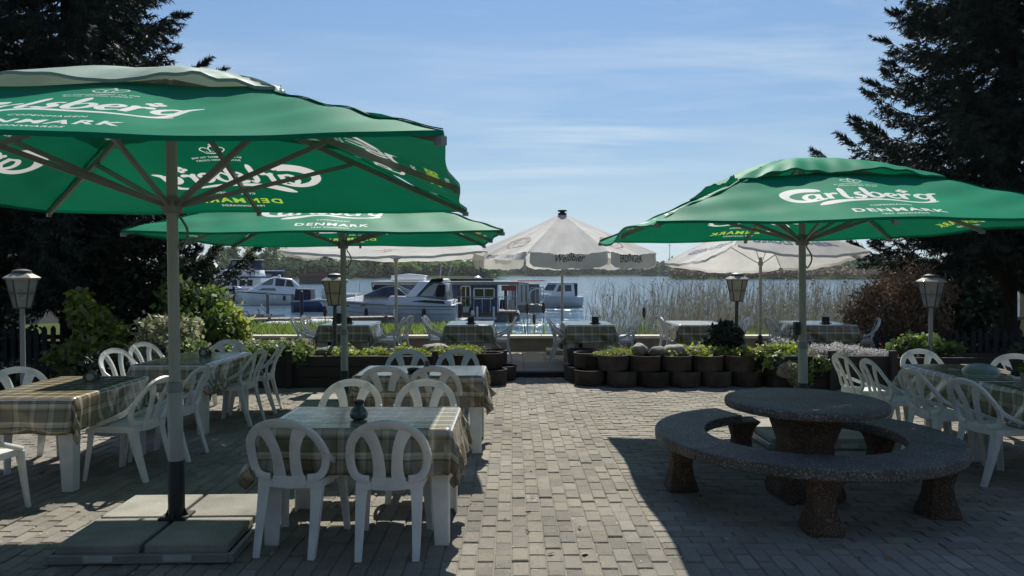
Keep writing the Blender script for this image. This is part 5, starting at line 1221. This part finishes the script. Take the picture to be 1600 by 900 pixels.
# small open boat with dark bow and motor posts left of the cruiser
o = boat('work_boat', 520, 50, 4, 'low dark blue work boat between white cruiser and lantern', 'boat')
hull(o, 5.2, 2.0, .75, .95, m_navy, rake=.5, stripe=m_gelg); c, f = cab(o, 'cabin', [(-2.4, .7), (-1.3, .72), (-1.35, 1.5), (-2.35, 1.5)], .8, m_navyc, .03, .7)
MB().box((.6, 0, .98), (1.9, 1.2, .36)).build('cargo_cover', m_gelg, o, bevel=.04); MB().tube([(1.7, 0, .8), (1.8, 0, 1.9)], .03, 5).build('mast', m_chrome, o); rails(o, [(.2, .85, .8), (1.0, .75, .84), (1.8, .5, .9), (2.4, .1, .95)], .35)
MB().box((-.4, 0, 1.2), (.6, .7, .8)).build('console', m_gel, o, bevel=.05)
MB().tube([(2.9, .3, 0), (2.55, .3, 1.9)], .04, 5).build('tilted_pole', m_black, o); 
# white cabin cruiser, bow towards the quay on the left
o = boat('cabin_cruiser', 424, 60, 196, 'grey-white cabin cruiser with tall windscreen and dark rubbing strake')
hull(o, 5.4, 2.2, .85, 1.15, m_gel, rake=.9, stripe=m_black); c, f = cab(o, 'cabin', [(2.0, 1.08), (-1.9, .85), (-2.2, 1.5), (-1.6, 2.1), (-.2, 2.28), (.9, 1.75), (1.5, 1.30)], .92, m_gel, .06, .55)
win(c, [(.8, 1.6), (-.1, 1.6), (-.2, 2.12), (.1, 2.1)], f, m_smoke); win(c, [(-.3, 1.55), (-1.0, 1.5), (-1.1, 2.05), (-.35, 2.14)], f, m_glass); win(c, [(-1.1, 1.5), (-1.8, 1.45), (-1.55, 1.98), (-1.2, 2.03)], f, m_glass)
win(c, [(.9, 1.2), (-.4, 1.15), (-.3, 1.35), (.7, 1.36)], f, m_smoke); MB().add([(1.42, -.62, 1.40), (1.42, .62, 1.40), (.62, .56, 2.0), (.62, -.56, 2.0)], [(0, 1, 2, 3)]).build('windscreen', m_smoke, c)
for s_ in (-.4, .4): MB().lathe([(.10, 0), (.13, .08), (.06, .2)], c=(-.6, s_, 2.25), n=10).build('deck_light', m_gel, o, sm=50)
rails(o, [(.9, -.85, 1.0), (1.5, -.6, 1.05), (2.1, -.35, 1.1), (2.7, 0, 1.15), (2.1, .35, 1.1), (1.5, .6, 1.05), (.9, .85, 1.0)], .3)
for i in range(3): MB().lathe([(.05, 0), (.11, .12), (.11, .3), (.05, .42)], c=(-.3 - i * .7, 1.05, .35), n=8).build('fender', m_black if i else m_gel, o, sm=50)
# two-deck motor yacht
o = boat('motor_yacht', 366, 66, 172, 'white motor yacht with two decks and dark blue stripe, farthest left in the open', 'motor yacht')
hull(o, 7.4, 2.6, 1.15, 1.45, m_gel, rake=.7, stripe=m_navy); c, f = cab(o, 'saloon', [(2.0, 1.2), (-3.0, 1.1), (-3.0, 2.15), (1.3, 2.2)], 1.15, m_gel, .04, 1.0)
for i in range(5): win(c, q4(.6 - i * .72, 1.1 - i * .72, 1.45, 1.98), f, m_glass)
MB().box((-.7, 0, 2.22), (4.6, 2.4, .07)).build('deck_edge', m_navy, o); c, f = cab(o, 'wheelhouse', [(1.4, 2.25), (-2.5, 2.25), (-2.4, 2.85), (.8, 2.9)], 1.0, m_gel, .04, .9)
win(c, q4(-.2, .6, 2.4, 2.75, -.1), f, m_glass); win(c, q4(-1.2, -.45, 2.4, 2.75, -.1), f, m_glass); c2, f = cab(o, 'fly_canopy', [(.2, 2.95), (-2.4, 2.9), (-2.3, 3.65), (-.2, 3.75)], .9, m_navyc, .04, .8)
for i in range(3): win(c2, q4(-.7 - i * .6, -.25 - i * .6, 3.1, 3.6), f, m_smoke, 'canvas_pane')
MB().box((-1.2, 0, 3.76), (2.4, 1.8, .05)).build('canopy_top', m_gel, o, bevel=.02)
for i in range(3): MB().lathe([(.05, 0), (.11, .12), (.11, .3), (.05, .42)], c=(-2 + i * 1.3, 1.3, .5), n=8).build('fender', m_navy, o, sm=50)
# second yacht stern beyond
o = boat('motor_yacht', 401, 72, 165, 'pale boat with dark canvas stern, seen just past the two-deck yacht')
hull(o, 5.5, 2.3, 1.0, 1.3, m_gel); c, f = cab(o, 'cabin', [(1.8, 1.1), (-2.4, 1.0), (-2.4, 2.7), (.6, 2.8)], 1.0, m_navyc, .04, .85); win(c, q4(-1.2, -.3, 1.6, 2.5), f, m_smoke); win(c, q4(-2.2, -1.4, 1.6, 2.5), f, m_smoke)
MB().box((-.9, 0, 2.8), (3.2, 1.9, .08)).build('roof', m_gel, o)
# pontoon boat and small white boat
o = boat('pontoon_boat', 820, 50.5, 8, 'cluttered pontoon boat with white canvas between houseboat and small white cabin boat')
MB().box((0, 0, .22), (2.3, 2.4, .35)).build('deck', m_metal, o); c, f = cab(o, 'canvas_tent', [(-1.1, .4), (.2, .4), (.15, 1.9), (-1.0, 2.0)], .9, m_wcanvas, .04, .8)
for i in range(4): win(c, q4(-1.0 + i * .3, -.9 + i * .3, .6, 1.75), f, m_metal, 'strap')
MB().lathe([(.5, 0), (.56, .05), (.5, .1)], n=16, cap=False).build('life_ring', m_gel, o, sm=50, xf=Matrix.Translation((.62, -1.15, 1.0)) @ Matrix.Rotation(R(90), 4, 'X'))
rails(o, [(.2, -1.15, .4), (.55, -1.15, .4), (.9, -1.15, .4), (1.1, -1.15, .4), (1.1, 0, .4), (1.1, 1.1, .4)], 1.2, r=.03); MB().box((.65, .2, 1.15), (.7, .8, 1.3)).build('locker', m_metal, o, bevel=.05)
MB().box((.2, 0, 2.05), (2.0, 1.9, .06)).build('bimini_top', m_red, o)
o = boat('cabin_boat', 869, 55.6, 218, 'small white cabin boat moored alone, its wheelhouse facing the quay')
hull(o, 4.0, 1.9, .78, .98, m_gelg, rake=.5, stripe=m_gel); c, f = cab(o, 'wheelhouse', [(1.1, .85), (-1.3, .8), (-1.3, 1.8), (.3, 1.85), (.75, 1.25)], .72, m_gel, .05, .6)
win(c, [(.55, 1.2), (-.1, 1.2), (-.1, 1.68), (.25, 1.68)], f, m_glass); win(c, q4(-.95, -.3, 1.2, 1.68), f, m_glass); MB().add([(.78, -.55, 1.28), (.78, .55, 1.28), (.42, .52, 1.72), (.42, -.52, 1.72)], [(0, 1, 2, 3)]).build('windscreen', m_glass, c)
MB().box((-1.5, 0, 1.3), (.35, 1.2, 1.0)).build('stern_canvas', m_navyc, o, bevel=.05); MB().box((-.45, 0, 1.85), (1.9, 1.35, .06)).build('roof', m_gel, o, bevel=.02)
rails(o, [(.9, -.6, .9), (1.5, -.35, .95), (1.9, 0, 1.0), (1.5, .35, .95), (.9, .6, .9)], .25)
# pale boat at far left edge and covered dinghy row
o = boat('canvas_boat', 62, 40, 170, 'white boat seen past the lantern at the left edge')
hull(o, 5.5, 2.1, .8, 1.1, m_gel); c, f = cab(o, 'cabin', [(1.6, 1.0), (-2.0, .85), (-1.9, 1.6), (.6, 1.65)], .9, m_gel, .04, .7); win(c, q4(-1.4, .3, 1.15, 1.5), f, m_glass); rails(o, [(.8, .8, .9), (1.6, .5, 1), (2.4, .1, 1.1)], .4)
o = boat('canvas_boat', 150, 52, 175, 'pale boat glimpsed between spruce trunk and laurel')
hull(o, 5.5, 2.1, .8, 1.1, m_gel); c, f = cab(o, 'cabin', [(1.6, 1.0), (-2.0, .85), (-1.9, 1.9), (.6, 1.95)], .9, m_gel, .04, .7); win(c, q4(-1.4, .3, 1.25, 1.7), f, m_glass)
o = boat('boat_house', 8, 30, 0, 'brown board hut with pale turquoise roof edge at the left edge', 'hut')
MB().box((0, 0, 1.4), (3.4, 2.4, 2.6)).build('wall', m_wood, o); MB().box((0, -.1, 2.78), (3.9, 2.9, .14)).build('roof', mat('turquoise_sheet', (.12, .26, .27), .6), o)

# jetty, posts, debris
o = empty('jetty', (-9.2, 33.5, WATER), R(17), 'narrow grey plank jetty running from the bank to the sports cruiser', 'jetty')
for i in range(34): MB().box((-3.6 + i * .22, 0, .52), (.205, 1.0, .045)).build('plank', m_wood, o)
for s_ in (-.42, .42): MB().box((0, s_, .45), (7.6, .08, .12)).build('beam', m_wood, o)
for i in range(5):
    for s_ in (-.5, .5): MB().lathe([(.07, -.4), (.07, .62)], c=(-3.4 + i * 1.7, s_, 0), n=8).build('pile', m_wood, o, sm=50)
o = empty('pontoon_dock', ((735 - 800) / 1156 * 40.5, 39.5, WATER), 0, 'low pale dock behind the cruiser stern, in front of the houseboat', 'jetty')
MB().box((0, 0, .22), (2.9, .8, .10)).build('deck', m_wood, o); MB().box((0, -.4, .17), (2.9, .05, .12)).build('fascia', m_gel, o)
for i in range(4): MB().lathe([(.06, -.4), (.06, .75), (.02, .8)], c=(-1.3 + i * .87, -.42, 0), n=8).build('pile', m_gelg, o, sm=50)
for px_, d, h, lb in ((418, 47, 1.25, 'mooring post below the grey-white cruiser bow'), (457, 49, 1.2, 'mooring post below the middle of the grey-white cruiser'), (349, 52, 1.7, 'mooring post in front of the two-deck yacht'),
                      (365, 55, 1.6, 'mooring post right of the one before the two-deck yacht'), (471, 44, 1.5, 'dark mooring post at the bow of the work boat'), (600, 52, 2.0, 'thin dark post beside the canvas-top cruiser'), (790, 46, 1.7, 'mooring post at the corner of the railed houseboat deck'), (806, 47, 1.5, 'mooring post between houseboat and pontoon boat')):
    o = MB().lathe([(.10, -.5), (.10, h - .05), (.05, h)], n=9).build('mooring_post', m_black if h > 1.4 else m_wood, None, sm=50); o.location = ((px_ - 800) / 1156 * d, d, WATER); tag(o, lb, 'post', 'mooring posts')
for px_, d, L_, lb, yw in ((445, 30.5, 2.6, 'white upturned rowing boat on the shore end of the jetty', 8), (500, 32, 2.2, 'second upturned rowing boat, closer to the cruiser', -10)):
    o = empty('rowing_boat', ((px_ - 800) / 1156 * d, d, WATER + .15), R(yw), lb, 'rowing boat', 'upturned rowing boats'); rings = []
    for i in range(11):
        t = -1 + 2 * i / 10; hb = .5 * (1 - abs(t) ** 2.4) + .01; rings.append([(t * L_ / 2, hb * math.cos(a), .42 * math.sin(a) * (1 - abs(t) ** 3) ** .5 + .02) for a in np.linspace(0, math.pi, 9)])
    MB().loft(rings).build('hull', m_gel, o, sm=50); MB().sweep([(-L_ / 2, 0, .30), (0, 0, .46), (L_ / 2, 0, .30)], (.04, .05)).build('keel', m_wood, o)
g = np.random.default_rng(4); b = MB()
for _ in range(90):
    p = np.array([(372 - 800) / 1156 * 36 + g.normal() * .9, 36 + g.normal() * 1.2, WATER + .05 + abs(g.normal()) * .25]); q = p + g.normal(size=3) * np.array([.7, .5, .22]); b.tube([tuple(p), tuple((p + q) / 2 + g.normal(size=3) * .06), tuple(q)], .035, 4)
tag(b.build('driftwood', m_wood, None, fix=False), 'heap of branches and driftwood at the shore below the yacht', 'driftwood', kind='stuff')

# ------------------------------------------------------------ far trees
m_far1 = mat('far_leaf_olive', (.24, .28, .07), .9, .2, 1, island=.35, trans=.45, spec=.1); m_far2 = mat('far_leaf_green', (.13, .20, .055), .9, .2, 1, island=.35, trans=.45, spec=.1); m_far3 = mat('far_leaf_dark', (.07, .12, .05), .9, .2, 1, island=.35, trans=.35, spec=.1)
m_fart = mat('far_reed_tan', (.36, .27, .17), .9, .25, .2, island=.3); m_farb = mat('far_blossom', (.45, .36, .30), .9, .25, 1, island=.3)
def far_tree(px_, d, h, w_, m, label, seed, leaf=.75, nl=1500, z0=.2, conifer=False):
    g = np.random.default_rng(seed); X = (px_ - 800) / 1156 * d; o = empty('tree', (X, d, z0), 0, label, 'tree', 'trees on the near left shore'); 
    MB().tube([(0, 0, 0), (.2, 0, h * .4), (0, 0, h * .8)], [.35, .25, .1], 6).build('trunk', m_bark, o, sm=50)
    cs = []
    for i in range(16):
        t = g.random(); a = g.uniform(0, 6.28); rr = w_ / 2 * (1 - abs(t - .45) ** 1.5 * .9) * g.uniform(.2, .8); cs.append((math.cos(a) * rr, math.sin(a) * rr, h * (.18 + .72 * t), w_ * .2 * g.uniform(.7, 1.3), w_ * .2, h * .13 * g.uniform(.7, 1.2)))
    link('crown', fast_mesh('crown', leaves(blobs(cs, nl, .3, g), leaf, 1.3, 0, r=g), 4, m), None, o)
k = 0
for px_, d, h, w_, m, lb in (
    (338, 330, 13.5, 12, m_far2, 'dark green tree behind the two-deck yacht'), (362, 345, 14.5, 12, m_far2, 'round green tree rising over the yacht canopy'), (385, 350, 15, 13, m_far1, 'olive tree between yacht and cabin cruiser'),
    (408, 345, 14, 11, m_far2, 'loose green tree above the cabin cruiser stern'), (432, 350, 18.5, 15, m_far1, 'tallest olive-yellow tree over the cabin cruiser'), (459, 360, 17.5, 14, m_far2, 'dark round tree right of the tallest olive one'),
    (480, 360, 15, 11, m_far1, 'olive tree left of the white umbrella edge'), (502, 365, 15.5, 13, m_far3, 'dark tree behind the cream lantern'), (526, 370, 14.5, 12, m_far2, 'green tree right of the cream lantern'),
    (560, 378, 10, 12, m_far3, 'dark low tree behind the green umbrella pole'), (585, 376, 11.5, 13, m_far1, 'light olive tree seen left of the white umbrella pole'), (612, 378, 10, 12, m_far1, 'low olive tree behind the white umbrella pole'), (640, 380, 8.5, 12, m_far2, 'low green tree over the canvas-top cruiser'),
    (20, 120, 10, 10, m_far3, 'dark tree beyond the hut at the left edge'), (130, 140, 9, 12, m_far3, 'dark tree glimpsed beside the spruce trunk')):
    far_tree(px_, d, h, w_, m, lb, 100 + k); k += 1
far_tree(703, 440, 14.5, 14.5, m_far3, 'broad dark tree standing above the far wood', 150, .9)
g = np.random.default_rng(9)
def wood(name, label, a, m, leaf, n, cat='wood'):
    tag(link(name, fast_mesh(name, leaves(blobs(a, n, .2, g), leaf, 1.2, 0, r=g), 4, m)), label, cat, kind='stuff')
def line_of(x0, x1, d0, d1, h0, h1, n, w_):
    o = []
    for i in range(n):
        px_ = x0 + (x1 - x0) * (i + g.random()) / n; d = g.uniform(d0, d1); h = g.uniform(h0, h1); o.append(((px_ - 800) / 1156 * d, d, .3 + h * .42, w_ * g.uniform(.6, 1.3), w_ * .6, h * .56))
    return o
wood('far_wood', 'far wood along the lake behind houseboat and umbrella', line_of(545, 775, 375, 430, 6.5, 10.5, 60, 6), m_far2, 1.3, 16000)
wood('far_wood', 'dark mixed wood on the far shore behind the octagonal umbrella', line_of(765, 1075, 648, 720, 8, 14, 70, 8), m_far3, 2.0, 15000)
wood('far_wood', 'low hill of wood farther back over the lake', line_of(600, 1100, 1050, 1200, 18, 27, 60, 16), m_far2, 3.6, 12000)
wood('near_shore_wood', 'dark undergrowth along the shore behind the moored boats', line_of(290, 560, 332, 375, 5, 9, 60, 7), m_far3, 1.2, 12000)
wood('far_reeds', 'tan reed belt on the far shore right of the octagonal umbrella', line_of(1050, 1420, 308, 330, 2.2, 3.8, 110, 3.4), m_fart, .7, 12000, 'reeds')
wood('far_shrubs', 'dark green shrubs in the tan reed belt', line_of(1055, 1340, 325, 350, 4.5, 8, 26, 4), m_far2, .9, 9000)
wood('far_blossom', 'pale blossoming shrubs in the tan reed belt', line_of(1070, 1330, 318, 335, 4, 6.2, 26, 3), m_farb, .8, 7000)
wood('far_wood', 'wood behind the right-hand spruce across the lake', line_of(1330, 1640, 330, 370, 7, 11, 50, 6), m_far3, 1.4, 9000)
o = empty('radio_mast', (245, 1150, 5), 0, 'thin radio mast above the far shore left of the right umbrella', 'mast'); MB().tube([(0, 0, 0), (0, 0, 52)], [.8, .3], 5).build('pole', m_metal, o); MB().box((0, 0, 40), (3.5, 3.5, .8)).build('platform', m_metal, o)
o = empty('shelter', ((500 - 800) / 1156 * 180, 180, WATER), R(5), 'low shelter with red-orange roof on the far side of the marina', 'shelter')
MB().box((0, 0, .9), (9, 5, 1.8)).build('wall', m_wood, o); MB().prism([(-5, 1.8), (5, 1.8), (4.2, 2.5), (-4.2, 2.5)], -3, 3).build('roof', m_red, o)
b = empty('overhead_cable', (0, 0, 0), 0, 'thin cable with a small fitting crossing the top right corner', 'cable')
p0, p1 = Vector((3.9, 6.0, 4.12)), Vector((5.4, 6.0, 2.75)); MB().tube([p0 + (p0 - p1) * 1.2, p0, (p0 + p1) / 2 + Vector((0, 0, -.01)), p1, p1 + (p1 - p0) * .3], .007, 5).build('wire', m_pole, b)
q = p0.lerp(p1, .12); MB().lathe([(.01, 0), (.016, .01), (.016, .03), (.01, .04)], c=q - Vector((0, 0, .02)), n=8).build('fitting', m_cap, b)
# ------------------------------------------------------------ air between here and the far shore
hz_m = bpy.data.materials.new('air_haze'); hz_m.use_nodes = True; t = hz_m.node_tree; t.nodes.clear(); o_ = t.nodes.new('ShaderNodeOutputMaterial'); v = t.nodes.new('ShaderNodeVolumePrincipled')
v.inputs['Color'].default_value = (.80, .88, .95, 1); v.inputs['Density'].default_value = .00013; v.inputs['Anisotropy'].default_value = .3; t.links.new(v.outputs[0], o_.inputs['Volume'])
hz_o = MB().box((0, 600, 30), (3600, 1900, 66)).build('haze', hz_m); hz_o['kind'] = 'stuff'; tag(hz_o, 'thin summer haze over the lake', 'haze')
